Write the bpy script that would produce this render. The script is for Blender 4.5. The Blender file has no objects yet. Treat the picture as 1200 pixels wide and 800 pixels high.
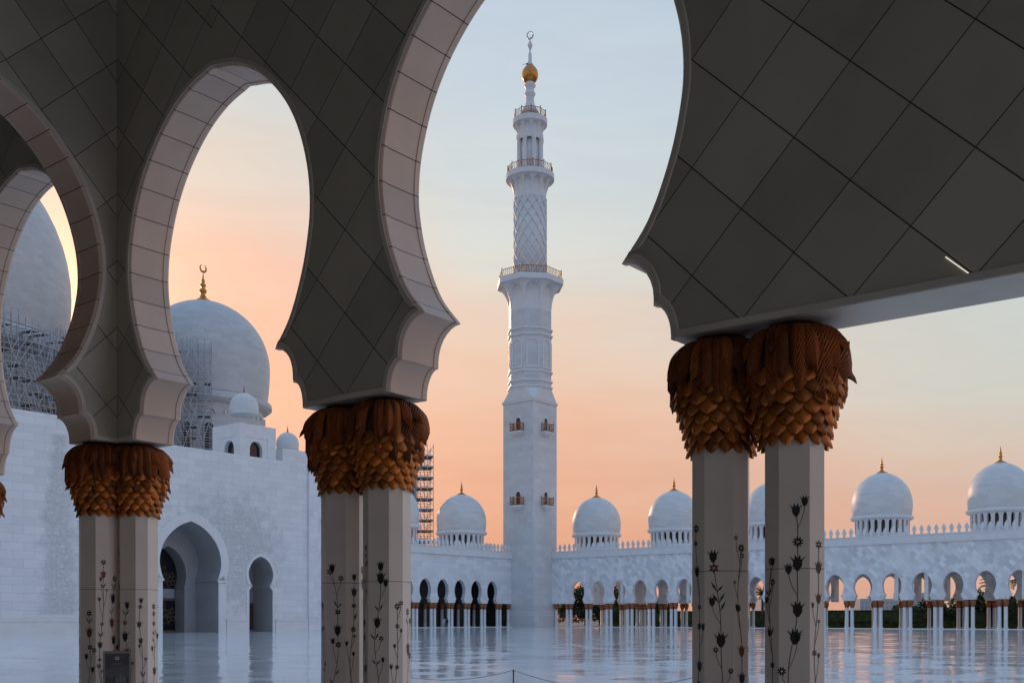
import bpy, bmesh, math, random
from mathutils import Vector, Matrix
random.seed(7)
R = math.radians
SC = bpy.context.scene
COL = SC.collection

# ------------------------------------------------------------------ camera
EYE = 1.46
cam = bpy.data.cameras.new('camera'); co = bpy.data.objects.new('camera', cam); COL.objects.link(co)
co.location = (0, 0, EYE); co.rotation_euler = (R(90), 0, 0)
cam.sensor_width = 36.0; cam.lens = 36 * 1250 / 1200
cam.shift_y = 325 / 1200
cam.clip_start = 0.05; cam.clip_end = 9000
SC.camera = co

# ------------------------------------------------------------------ light
SUN_AZ, SUN_EL = -25.0, 13.5            # degrees: azimuth from the view axis (left is minus), elevation
sdir = Vector((math.sin(R(SUN_AZ)) * math.cos(R(SUN_EL)), math.cos(R(SUN_AZ)) * math.cos(R(SUN_EL)), math.sin(R(SUN_EL))))
sun = bpy.data.lights.new('sun', 'SUN'); so = bpy.data.objects.new('sun', sun); COL.objects.link(so)
sun.energy = 1.5; sun.angle = R(0.6); sun.color = (1.0, 0.55, 0.30)
so.rotation_euler = (-sdir).to_track_quat('-Z', 'Y').to_euler()
so.location = (0, 0, 300)

def lin(c):
    return tuple(((v / 255) / 12.92 if v / 255 <= .04045 else ((v / 255 + .055) / 1.055) ** 2.4) for v in c) + (1,)

w = bpy.data.worlds.new('World'); SC.world = w; w.use_nodes = True
nt = w.node_tree; nt.nodes.clear()
N = lambda t, **k: _nd(nt, t, **k)
def _nd(tree, t, **k):
    n = tree.nodes.new(t)
    for a, b in k.items(): setattr(n, a, b)
    return n
def math_(tree, op, a, b=None, c=None, clamp=False):
    n = tree.nodes.new('ShaderNodeMath'); n.operation = op; n.use_clamp = clamp
    for i, v in enumerate((a, b, c)):
        if v is None: continue
        if isinstance(v, (int, float)): n.inputs[i].default_value = v
        else: tree.links.new(v, n.inputs[i])
    return n.outputs[0]
def ramp(tree, fac, stops, interp='LINEAR'):
    n = tree.nodes.new('ShaderNodeValToRGB'); n.color_ramp.interpolation = interp
    els = n.color_ramp.elements
    while len(els) < len(stops): els.new(0.5)
    for e, (p, c) in zip(els, stops): e.position = p; e.color = c
    tree.links.new(fac, n.inputs[0]); return n.outputs[0]
def mixc(tree, fac, a, b, mode='MIX'):
    n = tree.nodes.new('ShaderNodeMix'); n.data_type = 'RGBA'; n.blend_type = mode
    for i, v in ((0, fac), (6, a), (7, b)):
        if isinstance(v, (int, float)): n.inputs[i].default_value = v
        elif isinstance(v, tuple): n.inputs[i].default_value = v if len(v) == 4 else v + (1,)
        else: tree.links.new(v, n.inputs[i])
    return n.outputs[2]

tc = N('ShaderNodeTexCoord')
sep = N('ShaderNodeSeparateXYZ'); nt.links.new(tc.outputs['Generated'], sep.inputs[0])
# thin uneven cloud veil bends the gradient a little
mp = N('ShaderNodeMapping'); mp.inputs['Scale'].default_value = (1.6, 1.6, 9.0); nt.links.new(tc.outputs['Generated'], mp.inputs[0])
nz = N('ShaderNodeTexNoise'); nz.inputs['Scale'].default_value = 1.7; nz.inputs['Detail'].default_value = 5; nt.links.new(mp.outputs[0], nz.inputs['Vector'])
wob = math_(nt, 'MULTIPLY', math_(nt, 'SUBTRACT', nz.outputs[0], 0.5), 0.15)
zz = math_(nt, 'MAXIMUM', math_(nt, 'ADD', sep.outputs[2], wob), 0.0)
ZEN = (146, 182, 228)
warm = ramp(nt, zz, [(0, lin((222, 148, 120))), (.10, lin((233, 168, 136))), (.165, lin((240, 188, 158))), (.235, lin((238, 206, 182))),
                     (.31, lin((222, 221, 212))), (.388, lin((209, 218, 220))), (.448, lin((202, 214, 223))), (.60, lin((172, 196, 224))), (1, lin(ZEN))])
sunny = ramp(nt, zz, [(0, lin((236, 146, 110))), (.10, lin((246, 168, 130))), (.175, lin((249, 178, 144))), (.252, lin((245, 184, 156))),
                     (.32, lin((236, 198, 178))), (.40, lin((222, 210, 198))), (.47, lin((206, 213, 214))), (.60, lin((176, 198, 220))), (1, lin(ZEN))])
side = ramp(nt, zz, [(0, lin((218, 172, 152))), (.09, lin((220, 184, 165))), (.155, lin((215, 199, 183))), (.215, lin((208, 210, 201))),
                     (.30, lin((198, 209, 209))), (.40, lin((186, 203, 214))), (.60, lin((160, 188, 220))), (1, lin(ZEN))])
anti = ramp(nt, zz, [(0, lin((184, 160, 156))), (.10, lin((190, 172, 168))), (.20, lin((172, 178, 190))), (.36, lin((150, 178, 212))), (1, lin(ZEN))])
hl = math_(nt, 'SQRT', math_(nt, 'ADD', math_(nt, 'MULTIPLY', sep.outputs[0], sep.outputs[0]), math_(nt, 'MAXIMUM', math_(nt, 'MULTIPLY', sep.outputs[1], sep.outputs[1]), 1e-5)))
sx, sy = math.sin(R(SUN_AZ)), math.cos(R(SUN_AZ))
hd = math_(nt, 'DIVIDE', math_(nt, 'ADD', math_(nt, 'MULTIPLY', sep.outputs[0], sx), math_(nt, 'MULTIPLY', sep.outputs[1], sy)), hl)
mr = N('ShaderNodeMapRange'); mr.interpolation_type = 'SMOOTHSTEP'; mr.inputs[1].default_value = .60; mr.inputs[2].default_value = .97; nt.links.new(hd, mr.inputs[0])
mr2 = N('ShaderNodeMapRange'); mr2.interpolation_type = 'SMOOTHSTEP'; mr2.inputs[1].default_value = -.75; mr2.inputs[2].default_value = .35; nt.links.new(hd, mr2.inputs[0])
mr3 = N('ShaderNodeMapRange'); mr3.interpolation_type = 'SMOOTHSTEP'; mr3.inputs[1].default_value = .915; mr3.inputs[2].default_value = .995; nt.links.new(hd, mr3.inputs[0])
ed = math_(nt, 'DIVIDE', math_(nt, 'ADD', math_(nt, 'MULTIPLY', sep.outputs[0], math.sin(R(95))), math_(nt, 'MULTIPLY', sep.outputs[1], math.cos(R(95)))), hl)
mr4 = N('ShaderNodeMapRange'); mr4.interpolation_type = 'SMOOTHSTEP'; mr4.inputs[1].default_value = .45; mr4.inputs[2].default_value = .95; nt.links.new(ed, mr4.inputs[0])
pink_fill = mixc(nt, mr4.outputs[0], anti, ramp(nt, zz, [(0, lin((236, 176, 148))), (.12, lin((234, 190, 166))), (.26, lin((206, 206, 212))), (.42, lin((182, 208, 238))), (1, lin(ZEN))]))  # unseen bright pinkish side of the sky, added to light columns and walls
grad = mixc(nt, mr2.outputs[0], pink_fill, mixc(nt, mr.outputs[0], side, mixc(nt, mr3.outputs[0], warm, sunny)))
mpw = N('ShaderNodeMapping'); mpw.inputs['Scale'].default_value = (1.3, 1.3, 8.0); mpw.inputs['Rotation'].default_value = (0, .12, 0); nt.links.new(tc.outputs['Generated'], mpw.inputs[0])
nw = N('ShaderNodeTexNoise'); nw.inputs['Scale'].default_value = 3.4; nw.inputs['Detail'].default_value = 7; nw.inputs['Roughness'].default_value = .6; nw.inputs['Distortion'].default_value = .6; nt.links.new(mpw.outputs[0], nw.inputs['Vector'])
wisp = ramp(nt, nw.outputs[0], [(.40, (.502, .502, .502, 1)), (.58, (.488, .484, .489, 1)), (.74, (.506, .505, .506, 1))])
grad = mixc(nt, 1.0, mixc(nt, 1.0, grad, wisp, 'MULTIPLY'), (2.0, 2.0, 2.0, 1), 'MULTIPLY')
dp = N('ShaderNodeVectorMath', operation='DOT_PRODUCT'); dp.inputs[1].default_value = sdir; nt.links.new(tc.outputs['Generated'], dp.inputs[0])
cd = math_(nt, 'MAXIMUM', dp.outputs['Value'], 0.0)
g1 = math_(nt, 'MULTIPLY', math_(nt, 'POWER', cd, 150.0), 0.42)
g2 = math_(nt, 'MULTIPLY', math_(nt, 'POWER', cd, 500.0), 0.9)
glow = mixc(nt, 1.0, mixc(nt, g1, (0, 0, 0, 1), (1.0, .60, .25, 1)), mixc(nt, g2, (0, 0, 0, 1), (1.0, .72, .34, 1)), 'ADD')
fin = mixc(nt, 1.0, grad, glow, 'ADD')
sky = N('ShaderNodeTexSky'); sky.sky_type = 'NISHITA'; sky.sun_disc = False
sky.sun_elevation = R(SUN_EL); sky.sun_rotation = R(SUN_AZ); sky.dust_density = 3.0
b1 = N('ShaderNodeBackground'); b1.inputs[1].default_value = 0.98; nt.links.new(fin, b1.inputs[0])
b2 = N('ShaderNodeBackground'); b2.inputs[1].default_value = 0.004; nt.links.new(sky.outputs[0], b2.inputs[0])
ad = N('ShaderNodeAddShader'); nt.links.new(b1.outputs[0], ad.inputs[0]); nt.links.new(b2.outputs[0], ad.inputs[1])
wo = N('ShaderNodeOutputWorld'); nt.links.new(ad.outputs[0], wo.inputs[0])

SC.view_settings.view_transform = 'Standard'; SC.view_settings.look = 'None'
SC.view_settings.exposure = 0.0; SC.view_settings.gamma = 1.0; SC.view_settings.use_curve_mapping = False
SC.render.engine = 'CYCLES'
SC.cycles.use_denoising = True
SC.cycles.max_bounces = 8; SC.cycles.diffuse_bounces = 4; SC.cycles.glossy_bounces = 3
SC.cycles.sample_clamp_indirect = 6.0

# ------------------------------------------------------------------ frame of the courtyard: u along the facing arcade, v across it
S = Vector((.7808, -.6248)); T = Vector((.6248, .7808)); ROT = math.atan2(S.y, S.x)
def W(u, v, z=0.0):
    p = S * u + T * v
    return Vector((p.x, p.y, z))

# ------------------------------------------------------------------ materials
def new_mat(name):
    m = bpy.data.materials.new(name); m.use_nodes = True
    t = m.node_tree; b = t.nodes['Principled BSDF']
    return m, t, b
def flat(name, col, rough=.6, metal=0.0, var=.0, scale=6.0, bump=0.0, spec=.5):
    m, t, b = new_mat(name)
    b.inputs['Roughness'].default_value = rough; b.inputs['Metallic'].default_value = metal
    b.inputs['Specular IOR Level'].default_value = spec
    c4 = tuple(col) + (1,)
    b.inputs['Base Color'].default_value = c4
    if var or bump:
        c = t.nodes.new('ShaderNodeTexCoord'); n = t.nodes.new('ShaderNodeTexNoise'); n.inputs['Scale'].default_value = scale; n.inputs['Detail'].default_value = 6
        t.links.new(c.outputs['Object'], n.inputs['Vector'])
        if var:
            lo = tuple(max(0, v * (1 - var)) for v in col); hi = tuple(min(1, v * (1 + var)) for v in col)
            t.links.new(ramp(t, n.outputs[0], [(.3, lo + (1,)), (.7, hi + (1,))]), b.inputs['Base Color'])
        if bump:
            bp = t.nodes.new('ShaderNodeBump'); bp.inputs['Strength'].default_value = bump; bp.inputs['Distance'].default_value = .02
            t.links.new(n.outputs[0], bp.inputs['Height']); t.links.new(bp.outputs[0], b.inputs['Normal'])
    return m
def boxcoord(t, rot45=False):
    """(horizontal, z) of the surface from object coordinates, by the way it faces"""
    c = t.nodes.new('ShaderNodeTexCoord'); s = t.nodes.new('ShaderNodeSeparateXYZ'); t.links.new(c.outputs['Object'], s.inputs[0])
    n = t.nodes.new('ShaderNodeSeparateXYZ'); t.links.new(c.outputs['Normal'], n.inputs[0])
    f = math_(t, 'GREATER_THAN', math_(t, 'ABSOLUTE', n.outputs[0]), math_(t, 'ABSOLUTE', n.outputs[1]))
    h = math_(t, 'ADD', math_(t, 'MULTIPLY', s.outputs[1], f), math_(t, 'MULTIPLY', s.outputs[0], math_(t, 'SUBTRACT', 1.0, f)))
    top = math_(t, 'GREATER_THAN', math_(t, 'ABSOLUTE', n.outputs[2]), .8)
    z = math_(t, 'ADD', math_(t, 'MULTIPLY', s.outputs[2], math_(t, 'SUBTRACT', 1.0, top)), math_(t, 'MULTIPLY', s.outputs[1], top))
    cb = t.nodes.new('ShaderNodeCombineXYZ'); t.links.new(h, cb.inputs[0]); t.links.new(z, cb.inputs[1])
    if rot45:
        m = t.nodes.new('ShaderNodeMapping'); m.inputs['Rotation'].default_value = (0, 0, R(45)); t.links.new(cb.outputs[0], m.inputs[0]); return m.outputs[0], c
    return cb.outputs[0], c
def marble(name, base, bw=1.8, bh=.8, var=.07, joint=.75, msize=.012, rot45=False, uv=False, rough=.45, relief=None):
    m, t, b = new_mat(name)
    if uv:
        c = t.nodes.new('ShaderNodeTexCoord'); vec = c.outputs['UV']
    else:
        vec, c = boxcoord(t, rot45)
    br = t.nodes.new('ShaderNodeTexBrick'); t.links.new(vec, br.inputs['Vector'])
    br.inputs['Scale'].default_value = 1; br.inputs['Brick Width'].default_value = bw; br.inputs['Row Height'].default_value = bh
    br.inputs['Mortar Size'].default_value = msize; br.inputs['Mortar Smooth'].default_value = .3
    br.inputs['Color1'].default_value = tuple(v * (1 - var) for v in base) + (1,); br.inputs['Color2'].default_value = tuple(min(.92, v * (1 + var)) for v in base) + (1,)
    br.inputs['Mortar'].default_value = tuple(v * joint for v in base) + (1,)
    n = t.nodes.new('ShaderNodeTexNoise'); n.inputs['Scale'].default_value = .55; n.inputs['Detail'].default_value = 8; n.inputs['Roughness'].default_value = .6
    t.links.new(c.outputs['Object'], n.inputs['Vector'])
    col = mixc(t, 1.0, br.outputs[0], ramp(t, n.outputs[0], [(.3, (.95, .95, .955, 1)), (.7, (1.02, 1.02, 1.01, 1))]), 'MULTIPLY')
    if relief:
        # shallow carved vines: where (a function of wall coordinates) builds the mask
        s = t.nodes.new('ShaderNodeSeparateXYZ'); t.links.new(c.outputs['Object'], s.inputs[0])
        msk = relief(t, s.outputs[0], s.outputs[1], s.outputs[2])
        v1 = t.nodes.new('ShaderNodeTexVoronoi'); v1.feature = 'SMOOTH_F1'; v1.inputs['Scale'].default_value = 3.4
        nn = t.nodes.new('ShaderNodeTexNoise'); nn.inputs['Scale'].default_value = 1.3; nn.inputs['Detail'].default_value = 3
        t.links.new(c.outputs['Object'], nn.inputs['Vector'])
        av = t.nodes.new('ShaderNodeVectorMath'); av.operation = 'ADD'; t.links.new(c.outputs['Object'], av.inputs[0]); t.links.new(nn.outputs[1], av.inputs[1]); t.links.new(av.outputs[0], v1.inputs['Vector'])
        n2 = t.nodes.new('ShaderNodeTexNoise'); n2.inputs['Scale'].default_value = .8; n2.inputs['Detail'].default_value = 9; n2.inputs['Roughness'].default_value = .68; t.links.new(c.outputs['Object'], n2.inputs['Vector'])
        dens = ramp(t, math_(t, 'ADD', math_(t, 'MULTIPLY', math_(t, 'SUBTRACT', n2.outputs[0], .5), 2.2), msk), [(.30, (0, 0, 0, 1)), (.75, (1, 1, 1, 1))])
        hgt = math_(t, 'MULTIPLY', math_(t, 'SUBTRACT', .62, v1.outputs['Distance']), dens)
        col = mixc(t, math_(t, 'MULTIPLY', dens, ramp(t, v1.outputs['Distance'], [(.12, (0, 0, 0, 1)), (.42, (.50, .50, .50, 1))])), col, tuple(v * .6 for v in base) + (1,))  # carved hollows darkened in the colour too, as shade
        bp = t.nodes.new('ShaderNodeBump'); bp.inputs['Strength'].default_value = .8; bp.inputs['Distance'].default_value = .18
        t.links.new(hgt, bp.inputs['Height']); t.links.new(bp.outputs[0], b.inputs['Normal'])
    t.links.new(col, b.inputs['Base Color'])
    b.inputs['Roughness'].default_value = rough; b.inputs['Specular IOR Level'].default_value = .3
    return m

WHITE = (.77, .78, .79)
M = {}
M['marble'] = marble('white_marble_courses', WHITE, 1.9, .85, .08)
M['marble_plain'] = flat('white_marble_plain', (.76, .76, .76), .45, var=.05, scale=1.2, spec=.3)
M['marble_diag'] = marble('white_marble_diagonal', WHITE, .9, .6, .16, rot45=True, joint=.85)
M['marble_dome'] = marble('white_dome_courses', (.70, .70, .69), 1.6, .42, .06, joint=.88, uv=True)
M['marble_dome_grey'] = marble('grey_dome_courses', (.56, .56, .56), 1.8, .6, .06, joint=.86, uv=True)  # greyer courses for the two great domes and their drums
M['marble_tower'] = marble('white_tower_courses', (.68, .68, .68), 2.0, 1.0, .07, joint=.78)
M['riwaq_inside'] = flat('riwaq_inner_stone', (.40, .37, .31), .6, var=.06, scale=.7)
M['gold'] = flat('gilded_copper', (.60, .27, .07), .38, .85, var=.2, scale=3)
M['bronze'] = flat('bronze_railing', (.42, .17, .05), .5, .4, var=.25, scale=5)
M['capital_far'] = flat('copper_capital', (.32, .11, .04), .5, .35, var=.3, scale=6)
M['dark_glass'] = flat('dark_glass', (.012, .013, .016), .12, 0)
M['dark_wood'] = flat('dark_wood', (.09, .045, .03), .5, 0, var=.3, scale=4)
M['steel'] = flat('scaffold_steel', (.34, .36, .39), .5, .4, var=.3, scale=2)
M['board'] = flat('scaffold_boards', (.12, .11, .10), .8, 0, var=.4, scale=1)
M['white_sheet'] = flat('scaffold_light_tube', (.52, .54, .57), .6, .1)
M['leaf'] = flat('dark_foliage', (.045, .065, .025), .8, 0, var=.6, scale=.9)
M['hedge'] = flat('hedge_foliage', (.035, .06, .02), .85, 0, var=.6, scale=1.2)
M['bark'] = flat('bark', (.10, .07, .05), .9, 0, var=.4, scale=4)
M['shade_wall'] = flat('shade_dark_wall', (.045, .04, .04), .5, var=.4, scale=.8)  # near-black tone puts the unlit arcade depth into the colour
M['recess'] = flat('shaded_portal_marble', (.36, .36, .37), .45, var=.06, scale=.8)  # darker copy of the marble, shade of the portal recesses put into it
M['silver'] = flat('polished_silver', (.75, .75, .76), .25, .9)

def panel_marble(name, base, P=1.055, z0=4.29):
    """big square facing slabs laid on the diagonal, dark open joints"""
    m, t, b = new_mat(name)
    vec, c = boxcoord(t); s = t.nodes.new('ShaderNodeSeparateXYZ'); t.links.new(vec, s.inputs[0])
    z = math_(t, 'SUBTRACT', s.outputs[1], z0)
    p = math_(t, 'DIVIDE', math_(t, 'ADD', s.outputs[0], z), P); q = math_(t, 'DIVIDE', math_(t, 'SUBTRACT', s.outputs[0], z), P)
    def near(v): return math_(t, 'SUBTRACT', .5, math_(t, 'ABSOLUTE', math_(t, 'SUBTRACT', math_(t, 'FRACT', v), .5)))
    d1, d2 = near(p), near(q)
    d = math_(t, 'MINIMUM', d1, math_(t, 'MULTIPLY', d2, 1.25))
    line = ramp(t, d, [(.0055, (1, 1, 1, 1)), (.0095, (0, 0, 0, 1))])
    cb = t.nodes.new('ShaderNodeCombineXYZ'); t.links.new(math_(t, 'FLOOR', p), cb.inputs[0]); t.links.new(math_(t, 'FLOOR', q), cb.inputs[1])
    wn = t.nodes.new('ShaderNodeTexWhiteNoise'); t.links.new(cb.outputs[0], wn.inputs[0])
    n = t.nodes.new('ShaderNodeTexNoise'); n.inputs['Scale'].default_value = 1.4; n.inputs['Detail'].default_value = 7; t.links.new(c.outputs['Object'], n.inputs['Vector'])
    tint = math_(t, 'ADD', .86, math_(t, 'ADD', math_(t, 'MULTIPLY', wn.outputs[0], .24), math_(t, 'MULTIPLY', math_(t, 'SUBTRACT', n.outputs[0], .5), .34)))
    g = t.nodes.new('ShaderNodeCombineColor')
    for i in range(3): t.links.new(tint, g.inputs[i])
    col = mixc(t, 1.0, tuple(base) + (1,), g.outputs[0], 'MULTIPLY')
    t.links.new(mixc(t, line, col, (.02, .018, .016, 1)), b.inputs['Base Color'])
    bp = t.nodes.new('ShaderNodeBump'); bp.inputs['Strength'].default_value = .5; bp.inputs['Distance'].default_value = .012; bp.invert = True
    t.links.new(line, bp.inputs['Height']); t.links.new(bp.outputs[0], b.inputs['Normal'])
    b.inputs['Roughness'].default_value = .42; b.inputs['Specular IOR Level'].default_value = .35
    return m
def joint_marble(name, base, step=.43, w=.008):
    """facing stones round an arch: a dark joint every step of UV x (arc length)"""
    m, t, b = new_mat(name)
    c = t.nodes.new('ShaderNodeTexCoord'); s = t.nodes.new('ShaderNodeSeparateXYZ'); t.links.new(c.outputs['UV'], s.inputs[0])
    p = math_(t, 'DIVIDE', s.outputs[0], step); fr = math_(t, 'ABSOLUTE', math_(t, 'SUBTRACT', math_(t, 'FRACT', p), .5))
    line = ramp(t, fr, [(w / step * .6, (1, 1, 1, 1)), (w / step, (0, 0, 0, 1))])
    wn = t.nodes.new('ShaderNodeTexWhiteNoise'); wn.noise_dimensions = '1D'; t.links.new(math_(t, 'FLOOR', math_(t, 'ADD', p, .5)), wn.inputs['W'])
    n = t.nodes.new('ShaderNodeTexNoise'); n.inputs['Scale'].default_value = 2.0; n.inputs['Detail'].default_value = 6; t.links.new(c.outputs['Object'], n.inputs['Vector'])
    tint = math_(t, 'ADD', .86, math_(t, 'ADD', math_(t, 'MULTIPLY', wn.outputs[0], .14), math_(t, 'MULTIPLY', math_(t, 'SUBTRACT', n.outputs[0], .5), .25)))
    g = t.nodes.new('ShaderNodeCombineColor')
    for i in range(3): t.links.new(tint, g.inputs[i])
    col = mixc(t, 1.0, tuple(base) + (1,), g.outputs[0], 'MULTIPLY')
    t.links.new(mixc(t, line, col, (.05, .045, .04, 1)), b.inputs['Base Color'])
    b.inputs['Roughness'].default_value = .45; b.inputs['Specular IOR Level'].default_value = .35
    return m
STONE = (.66, .595, .52)
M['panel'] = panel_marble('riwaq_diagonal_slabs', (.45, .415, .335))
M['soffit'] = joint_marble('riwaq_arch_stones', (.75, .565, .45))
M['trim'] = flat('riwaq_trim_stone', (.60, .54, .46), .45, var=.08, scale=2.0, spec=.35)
M['shaft'] = flat('column_white_marble', (.77, .655, .56), .32, var=.06, scale=1.6)
M['groove'] = flat('stone_joint', (.06, .05, .045), .8)
M['inlay_dark'] = flat('inlay_dark_stone', (.018, .014, .016), .35, var=.4, scale=14)
M['inlay_red'] = flat('inlay_red_stone', (.15, .045, .02), .35, var=.4, scale=14)
M['inlay_blue'] = flat('inlay_blue_stone', (.03, .03, .07), .35, var=.4, scale=14)

def leaf_metal(name, base, wave):
    m, t, b = new_mat(name)
    c = t.nodes.new('ShaderNodeTexCoord')
    n = t.nodes.new('ShaderNodeTexNoise'); n.inputs['Scale'].default_value = 9; n.inputs['Detail'].default_value = 5; t.links.new(c.outputs['Object'], n.inputs['Vector'])
    at = t.nodes.new('ShaderNodeAttribute'); at.attribute_name = 'tone'
    f = math_(t, 'ADD', math_(t, 'MULTIPLY', n.outputs[0], .5), math_(t, 'MULTIPLY', at.outputs['Fac'], .6))
    t.links.new(ramp(t, f, [(.15, tuple(v * .25 for v in base) + (1,)), (.60, tuple(base) + (1,)), (.95, tuple(min(1, v * 1.35) for v in base) + (1,))]), b.inputs['Base Color'])
    b.inputs['Metallic'].default_value = .4; b.inputs['Roughness'].default_value = .40
    if wave:
        s = t.nodes.new('ShaderNodeSeparateXYZ'); t.links.new(c.outputs['UV'], s.inputs[0])
        ph = math_(t, 'MULTIPLY', math_(t, 'SUBTRACT', s.outputs[1], math_(t, 'MULTIPLY', math_(t, 'ABSOLUTE', math_(t, 'SUBTRACT', s.outputs[0], .5)), .35)), 120.0)
        bp = t.nodes.new('ShaderNodeBump'); bp.inputs['Strength'].default_value = .6; bp.inputs['Distance'].default_value = .009
        t.links.new(math_(t, 'SINE', ph), bp.inputs['Height']); t.links.new(bp.outputs[0], b.inputs['Normal'])
    return m
M['core'] = flat('capital_core_shade', (.05, .022, .010), .7)  # dark core stands in for the shade between the leaves
M['frond'] = leaf_metal('gilded_palm_leaf', (.32, .080, .012), True)  # leaves toned darker than the scales to carry the crown's deep shade
M['scale'] = leaf_metal('gilded_scale', (.52, .15, .020), False)

def floor_mat():
    m, t, b = new_mat('polished_courtyard_marble')
    g = t.nodes.new('ShaderNodeNewGeometry'); 
    mp = t.nodes.new('ShaderNodeMapping'); mp.vector_type = 'TEXTURE'; mp.inputs['Rotation'].default_value = (0, 0, ROT); t.links.new(g.outputs['Position'], mp.inputs[0])
    s = t.nodes.new('ShaderNodeSeparateXYZ'); t.links.new(mp.outputs[0], s.inputs[0])
    A, B = 1.2, 1.2
    p = math_(t, 'DIVIDE', s.outputs[0], A); q = math_(t, 'DIVIDE', s.outputs[1], B)
    cb = t.nodes.new('ShaderNodeCombineXYZ'); t.links.new(math_(t, 'FLOOR', p), cb.inputs[0]); t.links.new(math_(t, 'FLOOR', q), cb.inputs[1])
    wn = t.nodes.new('ShaderNodeTexWhiteNoise'); t.links.new(cb.outputs[0], wn.inputs[0])
    n = t.nodes.new('ShaderNodeTexNoise'); n.inputs['Scale'].default_value = .25; n.inputs['Detail'].default_value = 5; t.links.new(g.outputs['Position'], n.inputs['Vector'])
    def near(v): return math_(t, 'SUBTRACT', .5, math_(t, 'ABSOLUTE', math_(t, 'SUBTRACT', math_(t, 'FRACT', v), .5)))
    ln = ramp(t, math_(t, 'MINIMUM', near(p), near(q)), [(.003, (1, 1, 1, 1)), (.006, (0, 0, 0, 1))])
    tint = math_(t, 'ADD', .78, math_(t, 'ADD', math_(t, 'MULTIPLY', wn.outputs[0], .10), math_(t, 'MULTIPLY', math_(t, 'SUBTRACT', n.outputs[0], .5), .12)))
    gg = t.nodes.new('ShaderNodeCombineColor')
    for i in range(3): t.links.new(tint, gg.inputs[i])
    t.links.new(mixc(t, ln, gg.outputs[0], (.4, .4, .4, 1)), b.inputs['Base Color'])
    # every slab lies a hair out of level
    v = t.nodes.new('ShaderNodeVectorMath'); v.operation = 'SUBTRACT'; t.links.new(wn.outputs[1], v.inputs[0]); v.inputs[1].default_value = (.5, .5, .5)
    v2 = t.nodes.new('ShaderNodeVectorMath'); v2.operation = 'MULTIPLY'; t.links.new(v.outputs[0], v2.inputs[0]); v2.inputs[1].default_value = (.030, .030, 0)
    n3 = t.nodes.new('ShaderNodeTexNoise'); n3.inputs['Scale'].default_value = .7; n3.inputs['Detail'].default_value = 2; t.links.new(g.outputs['Position'], n3.inputs['Vector'])
    v3 = t.nodes.new('ShaderNodeVectorMath'); v3.operation = 'SUBTRACT'; t.links.new(n3.outputs[1], v3.inputs[0]); v3.inputs[1].default_value = (.5, .5, .5)
    v4 = t.nodes.new('ShaderNodeVectorMath'); v4.operation = 'MULTIPLY'; t.links.new(v3.outputs[0], v4.inputs[0]); v4.inputs[1].default_value = (.014, .014, 0)
    a = t.nodes.new('ShaderNodeVectorMath'); a.operation = 'ADD'; t.links.new(v2.outputs[0], a.inputs[0]); t.links.new(v4.outputs[0], a.inputs[1])
    a2 = t.nodes.new('ShaderNodeVectorMath'); a2.operation = 'ADD'; t.links.new(a.outputs[0], a2.inputs[0]); t.links.new(g.outputs['Normal'], a2.inputs[1])
    nr = t.nodes.new('ShaderNodeVectorMath'); nr.operation = 'NORMALIZE'; t.links.new(a2.outputs[0], nr.inputs[0])
    t.links.new(nr.outputs[0], b.inputs['Normal'])
    b.inputs['Roughness'].default_value = .085; b.inputs['IOR'].default_value = 1.75
    return m
M['floor'] = floor_mat()
M['ground'] = flat('sandy_ground', (.20, .17, .13), .95, var=.3, scale=.05)

# ------------------------------------------------------------------ mesh helpers
def obj(name, bm, mat, parent=None, smooth=False, loc=None, rz=None):
    me = bpy.data.meshes.new(name); bm.normal_update(); bm.to_mesh(me); bm.free()
    for m_ in (mat if isinstance(mat, (list, tuple)) else [mat]): me.materials.append(m_)
    if smooth:
        for p in me.polygons: p.use_smooth = True
    o = bpy.data.objects.new(name, me); COL.objects.link(o)
    if parent: o.parent = parent
    if loc is not None: o.location = loc
    if rz is not None: o.rotation_euler = (0, 0, rz)
    return o
def tag(o, label=None, cat=None, group=None, kind=None):
    if label: o['label'] = label
    if cat: o['category'] = cat
    if group: o['group'] = group
    if kind: o['kind'] = kind
    return o
def thing(name, label, cat, loc=(0, 0, 0), rz=ROT, group=None):
    o = bpy.data.objects.new(name, None); COL.objects.link(o); o.location = loc; o.rotation_euler = (0, 0, rz)
    o.empty_display_size = .3
    return tag(o, label, cat, group, 'thing')
def copy_tree(o, parent=None):
    c = o.copy(); COL.objects.link(c); c.parent = parent
    for ch in list(o.children): copy_tree(ch, c)
    return c
def quad(bm, *pts):
    return bm.faces.new([bm.verts.new(p) for p in pts])
def box(bm, x0, x1, y0, y1, z0, z1):
    v = [bm.verts.new((x, y, z)) for x in (x0, x1) for y in (y0, y1) for z in (z0, z1)]
    for f in ((0, 1, 3, 2), (4, 6, 7, 5), (0, 4, 5, 1), (2, 3, 7, 6), (0, 2, 6, 4), (1, 5, 7, 3)): bm.faces.new([v[i] for i in f])
def bar(bm, a, b, r=.03, n=4):
    a, b = Vector(a), Vector(b); d = (b - a)
    if d.length < 1e-6: return
    d.normalize(); x = d.orthogonal().normalized(); y = d.cross(x)
    ra = [bm.verts.new(a + (x * math.cos(t) + y * math.sin(t)) * r) for t in [2 * math.pi * i / n + .785 for i in range(n)]]
    rb = [bm.verts.new(b + (x * math.cos(t) + y * math.sin(t)) * r) for t in [2 * math.pi * i / n + .785 for i in range(n)]]
    for i in range(n): bm.faces.new((ra[i], ra[(i + 1) % n], rb[(i + 1) % n], rb[i]))
    bm.faces.new(ra[::-1]); bm.faces.new(rb)
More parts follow.
